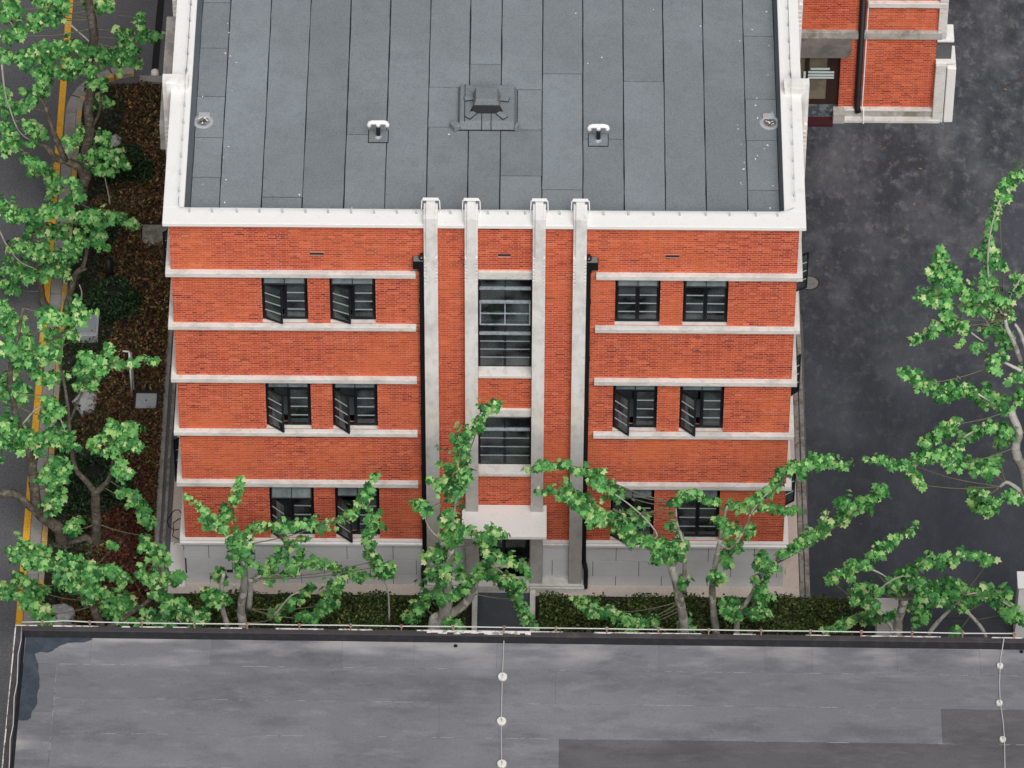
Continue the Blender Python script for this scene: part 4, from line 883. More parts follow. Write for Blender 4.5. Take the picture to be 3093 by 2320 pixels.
def shrub(name, x, y, r, h, n, label, m=bush_a, size=(.07, .14), cat='shrub', grp='dark shrubs in the left planting bed'):
    t = empty(name, (x, y, 0), label, cat, grp)
    def pos():
        a = rnd() * 6.283; u = rnd(); zz = u; rr = r * math.sqrt(max(0, 1 - (u * .92) ** 2)) * (1 + .12 * math.sin(a * 3 + x) + .08 * math.sin(a * 7)); q = .55 + .5 * math.sqrt(rnd())
        return rr * q * math.cos(a), rr * q * math.sin(a), h * (.08 + .92 * u * (.75 + .3 * rnd()))
    V, F = scatter(n, pos, size, .6, 2.6); o = obj('foliage', arr_mesh('foliage', V, F, m, RNG.beta(2, 2.2, n)), t); o['kind'] = 'stuff'
    st = MB()
    for k in range(5): a = k * 1.25; st.tube([(0, 0, 0), (r * .4 * math.cos(a), r * .4 * math.sin(a), h * .7)], [.03, .012], 5)
    part('stem', st, bark, t)
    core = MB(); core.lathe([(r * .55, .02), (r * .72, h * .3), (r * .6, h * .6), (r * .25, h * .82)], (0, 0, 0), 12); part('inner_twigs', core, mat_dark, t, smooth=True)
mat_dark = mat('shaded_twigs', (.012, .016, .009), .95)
shrub('shrub', -9.55, 9.35, .72, .75, 3800, 'round dark green shrub beside the pale utility box')
shrub('shrub', -9.45, 14.3, .70, .6, 3400, 'dark shrub in the bed below the curved kerb, top left')
shrub('shrub', -9.7, 2.9, .95, .9, 5200, 'large dark shrub behind the forked plane tree, lower left')
shrub('shrub', -9.9, 11.9, .45, .5, 1500, 'small dark shrub at the foot of the street trees')
n = 5000; V, F = scatter(n, lambda: (random.uniform(-10.7, -9.6), random.uniform(-2.5, 17.4), .04 + .22 * rnd()), (.06, .14), .6, 2.2)
tag(obj('ground_cover', arr_mesh('ground_cover', V, F, bush_a, RNG.uniform(0, 1, n))), 'dark green undergrowth on the soil between the kerb and the bronze ground cover', 'ground cover', kind='stuff')
shrub('shrub', -10.1, 6.9, .42, .4, 1200, 'low green shrub between utility box and pale rock')
def hedge(x0, x1, y0, y1, h, n, label):
    t = empty('hedge', (x0, y0, 0), label, 'hedge', 'clipped hedges in front of the brick building')
    def pos():
        x = random.uniform(0, x1 - x0); hh = h * (.85 + .12 * math.sin(x * 2.1 + x0) + .1 * math.sin(x * 5.7)); f = rnd()
        if f < .5: return x, random.uniform(0, y1 - y0), hh + random.gauss(0, .05)
        if f < .85: return x, random.gauss(0, .06), hh * math.sqrt(rnd())
        return x, random.uniform(0, y1 - y0), hh * rnd()
    V, F = scatter(n, pos, (.05, .11), .7, 1.7); o = obj('foliage', arr_mesh('foliage', V, F, hedge_a, RNG.beta(1.6, 2.0, n)), t); o['kind'] = 'stuff'
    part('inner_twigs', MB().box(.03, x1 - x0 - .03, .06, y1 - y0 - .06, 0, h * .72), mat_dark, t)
hedge(-7.2, -.45, -1.85, -.80, .55, 19000, 'dark clipped hedge left of the entrance path')
hedge(1.35, 8.95, -1.85, -.80, .55, 21000, 'dark clipped hedge right of the entrance path')

# plane leaf meshes -----------------------------------------------------
def leaf_outline(seed):
    rr = random.Random(seed); out = []
    lob = [(-155, .34), (-122, .50), (-98, .70), (-76, .54), (-50, .88), (-26, .62), (0, 1.0), (26, .62), (50, .88), (76, .54), (98, .70), (122, .50), (155, .34)]
    for a, r_ in lob: r_ *= rr.uniform(.9, 1.1); a += rr.uniform(-4, 4); out.append((r_ * math.sin(R(a)), r_ * math.cos(R(a))))
    return out
LEAFV = []
for sd_ in range(5):
    o_ = leaf_outline(sd_); k = .35 + .12 * sd_ % .3
    vs = [(0, -.05, .10)] + [(x * .62, y_ * .62, -.16 * (x * x + y_ * y_) * (1 + k) + (.04 if abs(x) > .3 else 0)) for x, y_ in o_]
    LEAFV.append(np.array(vs))
NL = 14
LEAFF = [(0, i, i + 1) for i in range(1, 13)]
LEAFM = []
for v_ in LEAFV:
    me = bpy.data.meshes.new('leaf'); me.from_pydata([tuple(q) for q in v_], [], LEAFF); me.materials.append(leaf_o); LEAFM.append(me)

def bez(pts, n=4):
    """smooth polyline (Catmull-Rom)"""
    if len(pts) < 3: return [Vector(p) for p in pts]
    P = [Vector(p) for p in pts]; P = [P[0] * 2 - P[1]] + P + [P[-1] * 2 - P[-2]]; out = []
    for i in range(1, len(P) - 2):
        for k in range(n):
            t_ = k / n; a, b_, c, d = P[i - 1:i + 3]
            out.append(.5 * ((2 * b_) + (c - a) * t_ + (2 * a - 5 * b_ + 4 * c - d) * t_ ** 2 + (3 * b_ - a - 3 * c + d) * t_ ** 3))
    out.append(P[-2]); return out
PXM = 1 / 127.
LEAFTOT = 0
def tree(base, label, Y0, trunks, strands, density=1.0, bare=(), grp='plane trees between the two buildings', lsize=1.0, bk_=None):
    """trunks / strands in photo pixels with plane depth; strands: (points, radius_px[, depth offset])"""
    global LEAFTOT
    b0 = Vector((base[0], base[1], 0)); t = empty('plane_tree', b0, label, 'tree', grp)
    nodes = []
    for i, (pts, r0, r1) in enumerate(trunks):
        W_ = []
        for j, q in enumerate(pts):
            dy = q[2] if len(q) > 2 else 0
            W_.append(Vector(at(q[0], q[1], y=Y0 + dy)))
        if i == 0 and W_[0].z > .05: W_ = [Vector((W_[0].x + .03, Y0, -.1))] + W_ if W_[0].z > .6 else [Vector((W_[0].x, W_[0].y, -.1))] + W_
        c = bez(W_, 5); rad = [r0 + (r1 - r0) * k / (len(c) - 1) for k in range(len(c))]
        if i == 0: rad[0] *= 1.25; rad[1] *= 1.1
        nodes += [(p, r) for p, r in zip(c, rad)]
        part('trunk' if i == 0 else 'limb', MB().tube([p - b0 for p in c], rad, 10, wob=.12), bk_ or bark, t, smooth=True)
    for pts in bare:
        c = bez([Vector(at(q[0], q[1], y=Y0 + (q[2] if len(q) > 2 else 0))) for q in pts], 4)
        part('branch', MB().tube([p - b0 for p in c], [.028 - .014 * k / (len(c) - 1) for k in range(len(c))], 6), palebark, t, smooth=True)
    L = []
    for st in strands:
        pts, r = st[0], st[1] * PXM * 1.0; dY = st[2] if len(st) > 2 else random.uniform(-.7, .7)
        W_ = [Vector(at(q[0], q[1], y=Y0 + dY * (j + 1) / len(pts))) for j, q in enumerate(pts)]
        for p_ in W_: p_.z = max(p_.z, .25)
        if len(W_) == 1: W_.append(W_[0] + Vector((.05, 0, .08)))
        near = lambda p_: min((((p_ - q).length, i) for i, (q, _) in enumerate(nodes)), default=(9, 0)) if nodes else (9, 0)
        d0, d1 = near(W_[0]), near(W_[-1])
        if d1[0] < d0[0]: W_.reverse(); d0 = d1
        c = bez(W_, 5); pre = []
        if nodes:
            q = nodes[d0[1]][0]
            if d0[0] < 9:
                mid = q.lerp(c[0], .5) + Vector((0, 0, -.05 * d0[0])); cc = bez([q, mid, c[0]], 4)[:-1]; pre = cc
        full_ = pre + list(c); part('twig', MB().tube([p - b0 for p in full_], [.016 - .011 * k / (len(full_) - 1) for k in range(len(full_))], 5, False), twigm, t, smooth=True)
        ln = sum((c[i + 1] - c[i]).length for i in range(len(c) - 1)); n_ = int(density * (46 * ln * r / .16 * 1.0 + 60 * (r / .25) ** 2) * 1.45) + 2
        ncl = max(2, int(ln / .24) + 1); cls = []
        for q in range(ncl):
            fc = (q + rnd()) / ncl * (len(c) - 1); od = Vector((random.gauss(0, 1), random.gauss(0, 1), random.gauss(0, .7))).normalized() * r * random.uniform(.2, .85); cls.append((fc, od))
        shoots = [(rnd() * (len(c) - 1), Vector((random.gauss(0, 1), random.gauss(0, 1), random.gauss(.3, .8))).normalized() * r * random.uniform(1.3, 2.3)) for q in range(int(ln / .45) + 1)]
        for _ in range(n_):
            w = rnd()
            if w < .55: fc, od = random.choice(cls); f = min(max(fc + random.gauss(0, .35), 0), len(c) - 1.001)
            elif w < .87: f = rnd() * (len(c) - 1); od = None
            else: f, od = random.choice(shoots); od = od * rnd() ** .6
            i = int(f); p_ = c[i].lerp(c[min(i + 1, len(c) - 1)], f - i); g_ = f / (len(c) - 1)
            rr = r * (1 - .35 * g_ ** 2)
            o_ = Vector((random.gauss(0, 1), random.gauss(0, 1), random.gauss(0, .8))).normalized()
            if w < .55: o_ = od * (1 - .35 * g_ ** 2) + o_ * rr * .42 * rnd() ** .5
            elif w < .87: o_ = o_ * rr * .9 * rnd() ** .5
            else: o_ = od + o_ * .05
            s = random.triangular(.07, .29, .19) * lsize * (1 - .35 * g_ ** 3)
            L.append((p_ + o_, o_ / max(rr, .01), s))
    # orient: blade faces up and outward, tip hanging outward
    cvec = Vector((0, -.72, .70))
    L.sort(key=lambda q: -(q[0].dot(cvec)))
    big = sorted(range(len(L)), key=lambda i: -L[i][2] - .10 * random.random() + (i / len(L)) * .05)[:300]; bigs = set(big)
    VS = []; TS = []
    for i, (p_, o_, s) in enumerate(L):
        nrm = (Vector((0, -.25, .95)) + o_ * .65 + Vector((random.gauss(0, .55), random.gauss(0, .55), 0))).normalized()
        tip = Vector((o_.x + random.gauss(0, .7), o_.y + random.gauss(0, .7) - .35, -.2)); tip = (tip - nrm * tip.dot(nrm)).normalized(); sd_ = tip.cross(nrm)
        M = Matrix(((sd_.x, tip.x, nrm.x), (sd_.y, tip.y, nrm.y), (sd_.z, tip.z, nrm.z)))
        k = i % 5
        if i in bigs:
            ob = bpy.data.objects.new('leaf', LEAFM[k]); C.objects.link(ob); ob.parent = t
            ob.matrix_local = Matrix.Translation(p_ - b0) @ M.to_4x4() @ Matrix.Scale(s, 4)
        else:
            VS.append(LEAFV[k] @ (np.array(M).T * s) + np.array(p_ - b0)); tn = rnd(); TS.append(tn if s > .1 else .6 + .4 * tn)
    if VS:
        n = len(VS); V = np.concatenate(VS); F = (np.arange(n)[:, None, None] * NL + np.array(LEAFF)[None]).reshape(-1, 3)
        o = obj('foliage', arr_mesh('foliage', V, F, leaf_a, np.repeat(TS, len(LEAFF))), t); o['kind'] = 'stuff'
    LEAFTOT += len(L); return t
def T(ox, oy, s): return lambda *P: [(ox + p[0] / s, oy + p[1] / s) + tuple(p[2:]) for p in P]
A5 = T(480, 1240, 2.37); B7 = T(1240, 1160, 2.155); R2 = T(1740, 1240, 2.37); R4 = T(2400, 1240, 2.3045); R3 = T(2400, 480, 2.183)
r5 = 1 / 2.37
YF = -2.6
tree((at(735, 1900, y=YF)[0], YF), 'young plane tree with mottled trunk before the left brick half', YF,
     [(A5((600, 1560), (590, 1400), (610, 1250), (610, 1110)), .115, .085), (A5((645, 1420), (655, 1300), (655, 1205)), .07, .06), (A5((490, 1540), (450, 1400), (450, 1250), (465, 1170)), .07, .04),
      (A5((610, 1110), (560, 1000), (470, 880), (400, 800)), .05, .03)],
     [(A5((560, 960), (470, 880), (400, 800), (330, 710), (200, 620)), 24), (A5((440, 830), (520, 680), (575, 540), (590, 500)), 20), (A5((620, 930), (700, 830), (820, 820)), 22),
      (A5((800, 820), (930, 820), (1060, 790), (1150, 830), (1300, 790), (1380, 720)), 23), (A5((1390, 740), (1460, 640), (1530, 500), (1535, 470)), 20), (A5((1500, 680), (1520, 800), (1500, 950), (1545, 1080)), 22),
      (A5((560, 1000), (630, 960)), 42), (A5((620, 1060), (600, 1100), (700, 1100)), 26), (A5((740, 1150), (850, 1060), (950, 960), (1070, 920)), 22), (A5((760, 1190), (830, 1160)), 22),
      (A5((900, 1180), (1010, 1100), (1120, 1090), (1250, 1130), (1400, 1170), (1520, 1190)), 27), (A5((1560, 1120), (1660, 1120), (1640, 1200)), 26), (A5((1250, 1230), (1240, 1330), (1150, 1400)), 24),
      (A5((800, 1500), (900, 1420), (1040, 1300), (1120, 1250)), 20), (A5((1000, 1490), (1180, 1420), (1280, 1290), (1300, 1210)), 22), (A5((430, 1150), (440, 1200)), 24), (A5((380, 1340), (470, 1350)), 32)],
     bare=[A5((800, 1500), (930, 1340), (1000, 1300)), A5((1650, 1520, .3), (1640, 1300, .3), (1600, 1200, .2)), A5((680, 1215), (730, 1180))])
tree((at(1340, 1920, y=YF)[0], YF - .1), 'gnarled pollarded plane tree left of the entrance path', YF - .1,
     [(B7((190, 1600), (210, 1540), (230, 1450), (245, 1380)), .22, .13), (B7((235, 1470), (240, 1350), (250, 1200), (265, 1080)), .13, .07), (B7((230, 1520), (330, 1450), (390, 1380), (420, 1290), (450, 1220)), .12, .075), (B7((140, 1600), (150, 1520), (190, 1500)), .12, .06),
      (B7((260, 1090), (275, 900), (295, 760), (300, 620)), .04, .022)],
     [(B7((280, 760), (300, 640), (320, 520), (335, 420)), 36), (B7((335, 430), (350, 340), (410, 280), (470, 200)), 27), (B7((470, 200), (530, 150), (590, 130)), 24), (B7((200, 680), (330, 640), (380, 600)), 36),
      (B7((40, 780), (110, 810)), 34), (B7((230, 830), (270, 920), (250, 980)), 42), (B7((330, 960), (430, 950)), 18), (B7((80, 1120), (180, 1110), (270, 1110)), 34), (B7((110, 1230), (200, 1260), (230, 1200)), 30),
      (B7((480, 1020), (545, 940)), 32), (B7((470, 1060), (560, 1120), (640, 1160), (720, 1190), (780, 1260)), 22), (B7((480, 1200), (560, 1250), (650, 1330), (710, 1400)), 30), (B7((700, 1400), (740, 1480), (770, 1540), (820, 1570)), 20),
      (B7((420, 1210), (450, 1230)), 18), (B7((370, 1260), (300, 1340), (200, 1360), (120, 1380), (60, 1450)), 30), (B7((60, 1420), (20, 1500), (-40, 1520)), 28), (B7((240, 1560), (310, 1570)), 24), (B7((600, 1250), (690, 1290), (740, 1330)), 24)],
     bare=[B7((220, 1030), (130, 950), (85, 850)), B7((190, 1340), (280, 1300), (400, 1295)), B7((470, 1150), (560, 1200), (600, 1230))])
tree((at(2062, 1900, y=YF)[0], YF), 'plane tree with pale mottled trunk before the right brick half', YF,
     [(R2((775, 1560), (750, 1400), (720, 1250), (680, 1110)), .125, .095), (R2((775, 1300), (775, 1150), (785, 1000)), .06, .045), (R2((690, 1120), (740, 1050), (775, 990)), .05, .03), (R2((785, 1000), (745, 880), (722, 800), (712, 665)), .035, .02)],
     [(R2((670, 1060), (560, 960), (470, 920), (380, 950)), 26), (R2((420, 900), (330, 810), (230, 760), (120, 700)), 32), (R2((120, 700), (20, 620), (-60, 540)), 34), (T(0, 0, 1)((1597, 1422), (1660, 1403), (1750, 1412), (1822, 1445)), 22), (T(0, 0, 1)((1625, 1480), (1704, 1494), (1774, 1545), (1815, 1578)), 25),
      (R2((200, 520), (260, 570), (310, 600)), 26), (R2((100, 470), (180, 520)), 26), (R2((270, 820), (330, 860), (400, 880)), 22), (R2((740, 950), (780, 960)), 26), (R2((700, 1000), (640, 1030)), 34), (R2((600, 1060), (560, 1040)), 24), (R2((680, 820), (700, 800)), 16),
      (R2((690, 650), (760, 600), (860, 600), (950, 640), (1040, 655)), 19), (R2((420, 680), (410, 740), (480, 790), (500, 720)), 15), (R2((760, 1190), (770, 1240)), 17), (R2((760, 1540), (800, 1560)), 24), (R2((-20, 1370), (120, 1410), (260, 1450)), 30), (R2((240, 1440), (360, 1490), (480, 1510)), 26), (R2((330, 1550), (400, 1560)), 26), (R2((540, 1500), (580, 1510)), 14), (R2((590, 940), (610, 930)), 14)],
     bare=[R2((545, 930), (578, 885), (500, 780), (390, 680), (280, 600)), R2((690, 1060), (745, 1030), (770, 980)), R2((640, 1575), (500, 1520), (465, 1480))])
tree((at(2160, 1900, y=YF)[0], YF + .2), 'slender leaning plane tree second from the right brick corner', YF + .2,
     [(R2((1000, 1580), (980, 1400), (975, 1250), (1000, 1080), (1035, 920)), .10, .06), (R2((1035, 920), (1045, 830), (1080, 685)), .045, .03), (R2((1040, 960), (1100, 990), (1180, 900), (1250, 740)), .035, .02)],
     [(R2((1060, 880), (1130, 850), (1230, 850), (1250, 900)), 25), (R2((1080, 960), (1170, 950)), 22), (R2((1060, 1040), (1090, 1100)), 20), (R2((1010, 1230), (1030, 1180), (960, 1150)), 18), (R2((1100, 690), (1220, 690), (1350, 700), (1480, 720), (1590, 720)), 22),
      (R2((1240, 640), (1290, 630), (1330, 610)), 20), (R2((1350, 590), (1430, 510), (1480, 440), (1560, 410)), 24), (R2((1540, 420), (1650, 380), (1780, 350), (1850, 345)), 26), (R4((0, 390), (110, 370), (230, 370), (350, 385)), 25), (R2((1020, 790), (1060, 770)), 20)],
     bare=[R2((1250, 740), (1290, 680), (1370, 590))])
tree((at(2230, 1910, y=YF)[0], YF - .15), 'plane tree with thin forked stems nearest the right brick corner', YF - .15,
     [(R2((1150, 1570), (1180, 1440), (1260, 1310), (1340, 1150)), .085, .04), (R2((1170, 1440), (1240, 1430), (1300, 1340)), .05, .025)],
     [(R2((1080, 1390), (1180, 1380)), 30), (R2((1110, 1450), (1160, 1480)), 26), (R2((1300, 1290), (1340, 1290)), 28), (R2((1320, 1350), (1300, 1330)), 22), (R2((1260, 1440), (1360, 1460)), 30), (R2((1310, 1060), (1350, 1100), (1430, 1110)), 25), (R2((1290, 1200), (1270, 1190)), 12), (R2((1310, 1110), (1280, 1080)), 17),
      (R2((1470, 1030), (1540, 980), (1620, 920), (1720, 890)), 24), (R4((0, 930), (90, 900), (170, 840)), 24), (R4((150, 850), (260, 780), (370, 730), (480, 660)), 30), (R4((480, 660), (560, 600), (600, 550), (620, 520)), 24), (R4((310, 650), (370, 630)), 20)],
     bare=[R2((1350, 1140), (1430, 1060), (1560, 970), (1700, 900))])
tree((at(2712, 1925, y=YF)[0], YF - .3), 'cut back plane tree with pale stub beside the white gate pillar', YF - .3,
     [(R4((715, 1560), (725, 1450), (745, 1390), (765, 1325)), .115, .10), (R4((690, 1560), (660, 1490), (560, 1400)), .05, .03), (R4((930, 1560), (1000, 1470), (1110, 1360)), .06, .04)],
     [(R4((640, 1230), (700, 1180), (780, 1130), (880, 1100)), 24), (R4((880, 1100), (960, 1050), (1080, 1030), (1190, 1010)), 27), (R4((1190, 1010), (1290, 1010), (1365, 1030)), 22), (R4((250, 1180), (350, 1110), (460, 1060), (540, 1080)), 26), (R4((500, 1040), (580, 970), (660, 920), (760, 850), (850, 805)), 27),
      (R4((400, 1230), (460, 1250), (480, 1290), (390, 1300)), 28), (R4((520, 1350), (540, 1400)), 26), (R4((560, 1420), (480, 1440), (400, 1450)), 22), (R4((400, 1450), (300, 1500), (190, 1535)), 22), (R4((830, 1180), (900, 1280), (930, 1240)), 46), (R4((850, 1350), (890, 1420), (830, 1490)), 32), (R4((960, 1310), (1010, 1330)), 26), (R4((660, 1240), (740, 1270)), 22), (R4((620, 1450), (690, 1400)), 12), (R4((560, 1240), (600, 1250)), 11)],
     bare=[R4((550, 1330), (590, 1250), (680, 1180), (760, 1150)), R4((520, 1100), (590, 1130), (640, 1160))])
tree((at(2850, 1930, y=YF)[0], YF), 'leafy plane branches just left of the right edge gate pillar', YF,
     [(R4((1330, 1570), (1200, 1400), (1130, 1330), (1100, 1270)), .05, .03)],
     [(R4((1080, 1170), (1090, 1260), (1050, 1330)), 32), (R4((1130, 1230), (1220, 1290), (1230, 1340)), 28), (R4((1290, 1250), (1370, 1240)), 34), (R4((1380, 1290), (1460, 1340), (1500, 1390)), 32), (R4((1500, 1400), (1600, 1450)), 34), (R4((1100, 1540), (1140, 1540)), 20), (R4((1160, 1370), (1190, 1360)), 20), (R4((1480, 1270), (1490, 1280)), 15)],
     bare=[R4((1180, 1285), (1270, 1268)), R4((1450, 1330), (1550, 1400))])
p = at(3120, 1700, y=-1.0)
tree((p[0], -1.), 'tall plane tree at the right edge with long shoots over the dark courtyard', -1.,
     [(R4((1640, 1100), (1640, 700), (1600, 420), (1550, 330), (1540, 240), (1560, 150), (1500, 0)), .15, .085), (R4((1600, 600), (1560, 550), (1480, 500), (1430, 530)), .06, .035), (R3((1490, 1340), (1450, 1220), (1400, 1110), (1390, 1060)), .065, .035), (R3((1530, 1260), (1490, 1150), (1455, 1090)), .055, .03), (R3((1500, 1400), (1440, 1370), (1380, 1340)), .045, .03)],
     [(R3((1500, 90), (1430, 130), (1390, 190), (1350, 250)), 25), (R3((1340, 270), (1320, 370), (1290, 470)), 17), (R3((1290, 470), (1275, 600)), 15), (R3((1300, 620), (1290, 700), (1270, 790), (1290, 850)), 26), (R3((1300, 700), (1370, 690)), 20), (R3((1200, 620), (1220, 640)), 12), (R3((970, 590), (970, 680), (1020, 760)), 30), (R3((900, 740), (960, 800), (1050, 850)), 36), (R3((810, 890), (900, 900), (1000, 930)), 38), (R3((980, 980), (1020, 1040)), 28), (R3((1060, 850), (1150, 900), (1230, 900)), 28),
      (R3((1100, 970), (1180, 1000), (1260, 980)), 25), (R3((1270, 870), (1310, 940), (1340, 980)), 30), (R3((1380, 1030), (1450, 1020)), 26), (R3((770, 1210), (850, 1160), (940, 1120), (1030, 1100)), 24), (R3((1040, 1070), (1110, 1080), (1140, 1140)), 24), (R3((1250, 1140), (1330, 1130), (1370, 1210)), 25), (R3((1200, 1230), (1240, 1240)), 15), (R3((1370, 1290), (1290, 1330), (1340, 1400)), 24),
      (R3((710, 1390), (790, 1430), (850, 1490)), 28), (R3((850, 1490), (950, 1540), (1080, 1510)), 34), (R3((1080, 1520), (1190, 1540), (1290, 1600), (1380, 1590)), 32), (R3((1430, 770), (1490, 800), (1500, 860)), 22), (R3((1350, 920), (1440, 940)), 17), (R3((1460, 1420), (1510, 1440)), 26), (R3((1480, 1550), (1500, 1620)), 24), (R3((1420, 1160), (1430, 1260)), 14),
      (R4((560, 350), (680, 355), (790, 370)), 28), (R4((800, 400), (850, 470), (880, 520)), 22), (R4((830, 350), (930, 300), (1040, 300), (1130, 370)), 38), (R4((870, 220), (980, 190), (1060, 130), (1160, 90)), 28), (R4((1120, 230), (1230, 160), (1330, 120)), 24), (R4((1330, 110), (1450, 110), (1530, 150)), 32), (R4((1440, 180), (1470, 240)), 22),
      (R4((1200, 370), (1320, 360), (1430, 350)), 26), (R4((1240, 430), (1330, 420), (1400, 440)), 28), (R4((1230, 530), (1260, 620), (1260, 690)), 28), (R4((1330, 600), (1330, 680), (1420, 620)), 30), (R4((1450, 600), (1530, 590), (1590, 610)), 28), (R4((1490, 0), (1450, -20)), 20)],
     bare=[R3((1280, 800), (1275, 640), (1300, 440), (1355, 270)), R3((1110, 1100), (1170, 1150), (1245, 1205)), R3((1210, 1015), (1260, 1060), (1285, 1110)), R3((1395, 970), (1440, 870), (1510, 760)), R3((1400, 1030), (1360, 1010), (1310, 920)), R4((1170, 190), (1280, 130), (1400, 118)), R3((1210, 1550), (1290, 1600))])

fm = MB()
for k in range(260):
    x, y_ = (random.uniform(8.3, 20), random.uniform(-1, 20)) if k < 150 else (random.uniform(-16, -11.5), random.uniform(-2, 24)); r = random.uniform(.012, .05)
    M = Matrix.Translation((x, y_, .004)) @ Euler((random.uniform(-.3, .3), random.uniform(-.3, .3), random.uniform(0, 6))).to_matrix().to_4x4(); fm.box(-r, r, -r * .5, r * .5, 0, .004, m=M, t=random.uniform(.4, 1))
tag(part('fallen_leaves', fm, gc_a, tint=True), 'small dry leaves and specks scattered on the asphalt', 'litter', kind='stuff')
# ---- left street trees
c1 = T(0, 0, 2.37); c2_ = T(0, 650, 2.37); c3 = T(0, 1300, 1.626)
left = []
def add(tf, k, *items):
    for pts, r in items: left.append((tf(*pts), r / k * 1.2))
add(c1, 2.37, ([(-20, 40), (60, 40), (110, 70)], 75), ([(190, 160), (260, 130), (330, 90), (440, 70)], 62), ([(230, 20), (380, 30), (430, 120)], 50), ([(620, 20), (700, 30)], 45), ([(740, 20), (790, 60)], 45), ([(30, 330), (90, 220), (150, 270)], 50), ([(0, 410), (150, 430), (250, 390), (340, 350)], 60), ([(340, 360), (450, 370), (500, 320)], 50), ([(840, 210), (900, 250), (930, 300)], 45), ([(990, 120), (1010, 200)], 42), ([(1000, 260), (1080, 240), (1170, 250)], 40), ([(950, 340), (890, 400), (1000, 450)], 65), ([(490, 310), (600, 350), (700, 380)], 62), ([(700, 420), (800, 380), (860, 460)], 70), ([(450, 430), (560, 470), (660, 500)], 62), ([(640, 560), (710, 610), (740, 580)], 50), ([(400, 520), (480, 560)], 40), ([(250, 500), (300, 570), (260, 640)], 45), ([(260, 660), (200, 740), (100, 770), (10, 830)], 48), ([(20, 890), (60, 950), (100, 1040), (50, 1070)], 66), ([(180, 880), (240, 900), (290, 960)], 52), ([(180, 1120), (260, 1180), (330, 1200)], 50), ([(330, 1230), (390, 1300), (350, 1410)], 58), ([(720, 960), (760, 1010)], 55), ([(650, 1040), (640, 1120), (600, 1190)], 55), ([(740, 1090), (830, 1130), (900, 1200)], 62), ([(700, 1180), (820, 1230)], 55), ([(570, 900), (540, 1000), (480, 1000)], 42), ([(700, 700), (770, 760)], 42), ([(480, 1270), (540, 1330), (510, 1420)], 50), ([(20, 1480), (100, 1530), (190, 1570)], 58), ([(200, 1580), (320, 1530), (440, 1520)], 58), ([(440, 1500), (560, 1550), (700, 1540)], 55), ([(760, 1530), (860, 1560), (950, 1610)], 42), ([(0, 620), (50, 700)], 45), ([(380, 440), (330, 560), (330, 700)], 36))
add(c2_, 2.37, ([(620, 40), (740, 30), (900, 30), (980, 80)], 50), ([(310, 70), (390, 130), (460, 60)], 55), ([(650, 110), (710, 180), (740, 230)], 62), ([(600, 170), (510, 210), (560, 280)], 58), ([(100, 220), (220, 260), (330, 240)], 55), ([(330, 290), (440, 280), (540, 260)], 50), ([(40, 330), (150, 380), (270, 400)], 62), ([(280, 420), (400, 400), (500, 450)], 60), ([(20, 470), (100, 530)], 52), ([(10, 620), (60, 720), (110, 740)], 58), ([(40, 800), (130, 880), (190, 960)], 58), ([(10, 920), (80, 980)], 50), ([(290, 690), (420, 730), (510, 790)], 55), ([(470, 850), (400, 900), (350, 820)], 50), ([(530, 850), (520, 880)], 36), ([(550, 590), (600, 700), (560, 760)], 40), ([(160, 1060), (280, 1010), (370, 960), (430, 1050)], 62), ([(250, 1130), (350, 1170), (480, 1140)], 62), ([(560, 990), (650, 1030), (700, 1080)], 62), ([(560, 1110), (640, 1130)], 48), ([(740, 990), (830, 1060), (940, 1070)], 44), ([(960, 1050), (1080, 1040), (1120, 1060)], 36), ([(110, 1200), (170, 1280), (100, 1350)], 66), ([(30, 1240), (60, 1320)], 50), ([(340, 1290), (400, 1390), (320, 1400)], 58), ([(550, 1220), (640, 1220), (680, 1180)], 45), ([(30, 1480), (100, 1560), (200, 1570)], 60), ([(250, 1600), (380, 1560), (470, 1510)], 62), ([(400, 1620), (520, 1600)], 50), ([(770, 1490), (850, 1540), (880, 1600)], 60), ([(720, 1590), (640, 1620)], 50), ([(930, 1500), (970, 1590)], 42), ([(100, 1100), (60, 1160)], 45), ([(770, 940), (775, 970)], 28))
add(c3, 1.626, ([(20, 60), (100, 60)], 42), ([(130, 60), (250, 60), (350, 60)], 46), ([(440, 80), (540, 100), (600, 60), (650, 30)], 44), ([(560, 140), (600, 190), (590, 240)], 42), ([(680, 100), (640, 60)], 24), ([(300, 130), (250, 190), (200, 240)], 42), ([(240, 290), (270, 360), (230, 400)], 36), ([(610, 290), (660, 330), (640, 380)], 36), ([(690, 370), (710, 420), (740, 470)], 38), ([(690, 570), (770, 590), (800, 640)], 42), ([(720, 520), (700, 560)], 26), ([(40, 620), (130, 610), (220, 650)], 50), ([(220, 660), (340, 650), (440, 690)], 50), ([(450, 680), (560, 710), (640, 740)], 46), ([(80, 700), (140, 760), (210, 800)], 40), ([(110, 840), (200, 880), (250, 930)], 38), ([(300, 740), (400, 760), (500, 780)], 50), ([(500, 820), (600, 830), (680, 880)], 52), ([(520, 890), (620, 920), (540, 860)], 40), ([(680, 700), (780, 740), (880, 720)], 44), ([(760, 800), (860, 850), (900, 880)], 44), ([(720, 900), (820, 920), (950, 900)], 42), ([(340, 480), (370, 490)], 34), ([(540, 550), (560, 570)], 18), ([(30, 770), (40, 830)], 34), ([(920, 920), (1010, 920)], 40), ([(450, 800), (420, 840)], 34))
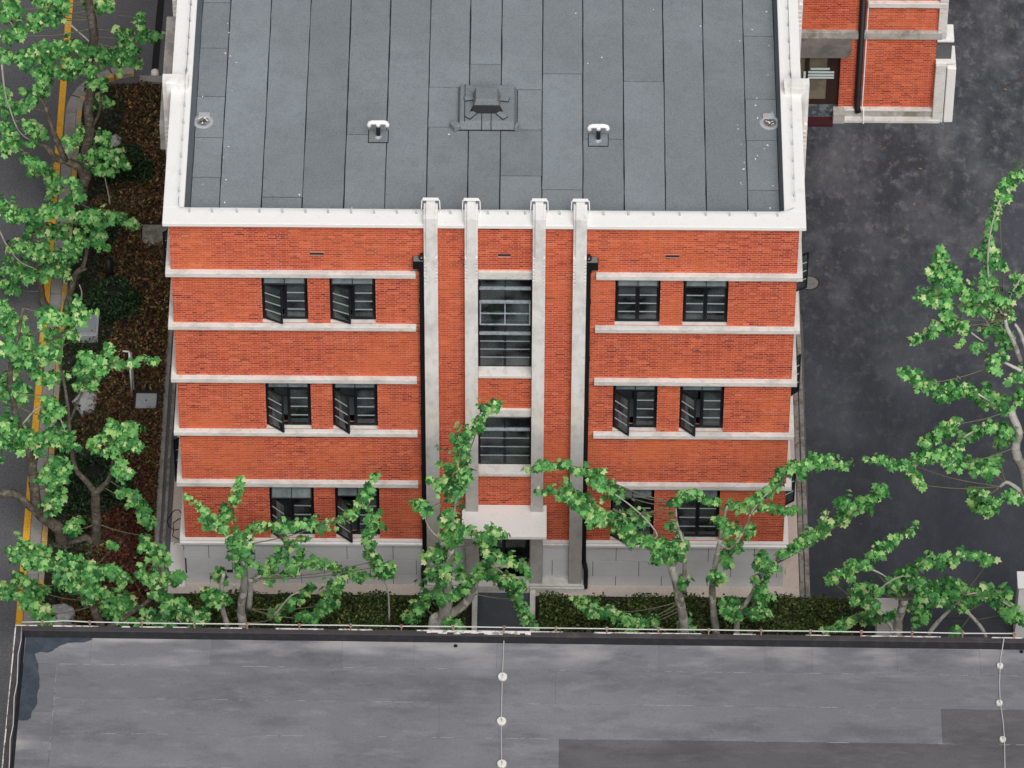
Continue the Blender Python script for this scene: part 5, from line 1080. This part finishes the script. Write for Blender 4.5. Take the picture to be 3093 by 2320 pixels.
defs = [  # name label, base x,y, depth plane, v range, u range, trunks, bare
    ('tall dark trunked plane tree at the top of the street row', (-10.47, 13.0), 13.0, lambda u, v: v < 560,
     [([(262, 640), (250, 590), (262, 520), (258, 455), (272, 400), (266, 330), (278, 255), (268, 190), (284, 110), (262, -30)], .13, .11), ([(258, 560), (240, 506), (169, 477), (143, 447), (114, 435)], .12, .06), ([(200, 490), (170, 420), (148, 359), (139, 325)], .09, .05), ([(268, 400), (300, 340), (305, 270)], .05, .03)],
     [[(-30, 5), (4, 35), (35, 72), (60, 110)], [(190, 55), (230, 90), (262, 118), (282, 140)], [(5, 190), (15, 280), (30, 330), (60, 400), (114, 435)], [(334, 628), (330, 600), (322, 560), (308, 500)]]),
    ('pale limbed plane tree beside the yellow kerb, second from the top', (-10.7, 9.1), 9.1, lambda u, v: v < 930,
     [([(200, 965), (203, 930), (211, 895), (228, 830), (258, 808)], .12, .07), ([(200, 955), (160, 941), (133, 915), (122, 852), (110, 780), (90, 700), (60, 620)], .12, .025), ([(250, 810), (262, 760), (258, 700), (300, 640)], .06, .02)],
     [[(-20, 670), (0, 700), (20, 740), (60, 790), (115, 815)], [(212, 962), (230, 940), (247, 890), (240, 860)]]),
    ('leaning plane tree overhanging the grey street, left of the forked tree', (-10.4, 1.15), 1.15, lambda u, v: v < 1540 and u < 175,
     [([(190, 1650), (180, 1600), (120, 1548), (100, 1440), (88, 1350), (60, 1290), (42, 1220), (30, 1120), (55, 1010), (70, 930)], .17, .03), ([(-20, 1497), (40, 1490), (80, 1520), (120, 1560)], .10, .09), ([(100, 1440), (110, 1380), (130, 1360)], .06, .05)],
     [[(60, 1290), (120, 1230), (175, 1255), (203, 1320)]]),
    ('forked plane tree with grey Y shaped trunk in the left bed', (-9.5, 1.13), 1.13, lambda u, v: v < 1640,
     [([(290, 1658), (291, 1600), (288, 1500), (287, 1480)], .13, .10), ([(288, 1490), (262, 1455), (228, 1415), (212, 1330), (205, 1230), (185, 1120), (150, 1030)], .08, .02), ([(208, 1280), (250, 1180), (290, 1090)], .035, .015), ([(288, 1490), (310, 1470), (332, 1440), (345, 1370), (360, 1300)], .08, .025), ([(110, 1663), (185, 1644), (234, 1632), (262, 1625), (283, 1650)], .09, .08)], []),
    ('bushy plane tree in the bottom left corner behind the near parapet', (-8.9, -3.0), -3.0, lambda u, v: True,
     [([(330, 2060), (330, 1950), (300, 1880), (270, 1800), (250, 1740)], .13, .07), ([(320, 1900), (400, 1850), (480, 1790)], .07, .04)], []),
]
more = []
for q, (pts, r) in enumerate(left):
    if q % 5 < 3:
        ox, oy = random.uniform(-30, 30), random.uniform(-24, 24); more.append(([(p[0] + ox + random.uniform(-8, 8), p[1] + oy + random.uniform(-8, 8)) for p in pts], r * .75))
rest = left + [m for m in more if max(p[0] for p in m[0]) < 270]
for lb, bxy, Y0, cond, trk, bare in defs:
    mine = [s for s in rest if cond(np.mean([q[0] for q in s[0]]), np.mean([q[1] for q in s[0]]))]; rest = [s for s in rest if s not in mine]
    tree(bxy, lb, Y0, trk, mine, density=1.15, bare=bare, grp='plane trees along the left street', bk_=darkbark)
open('/tmp/stats.txt', 'w').write(str((LEAFTOT, len(bpy.data.objects), len(bk)))) if 0 else None
print('leaves', LEAFTOT, 'objects', len(bpy.data.objects), 'bricks', len(bk))
# render settings
S.render.engine = 'CYCLES'
S.cycles.max_bounces = 6; S.cycles.transparent_max_bounces = 12
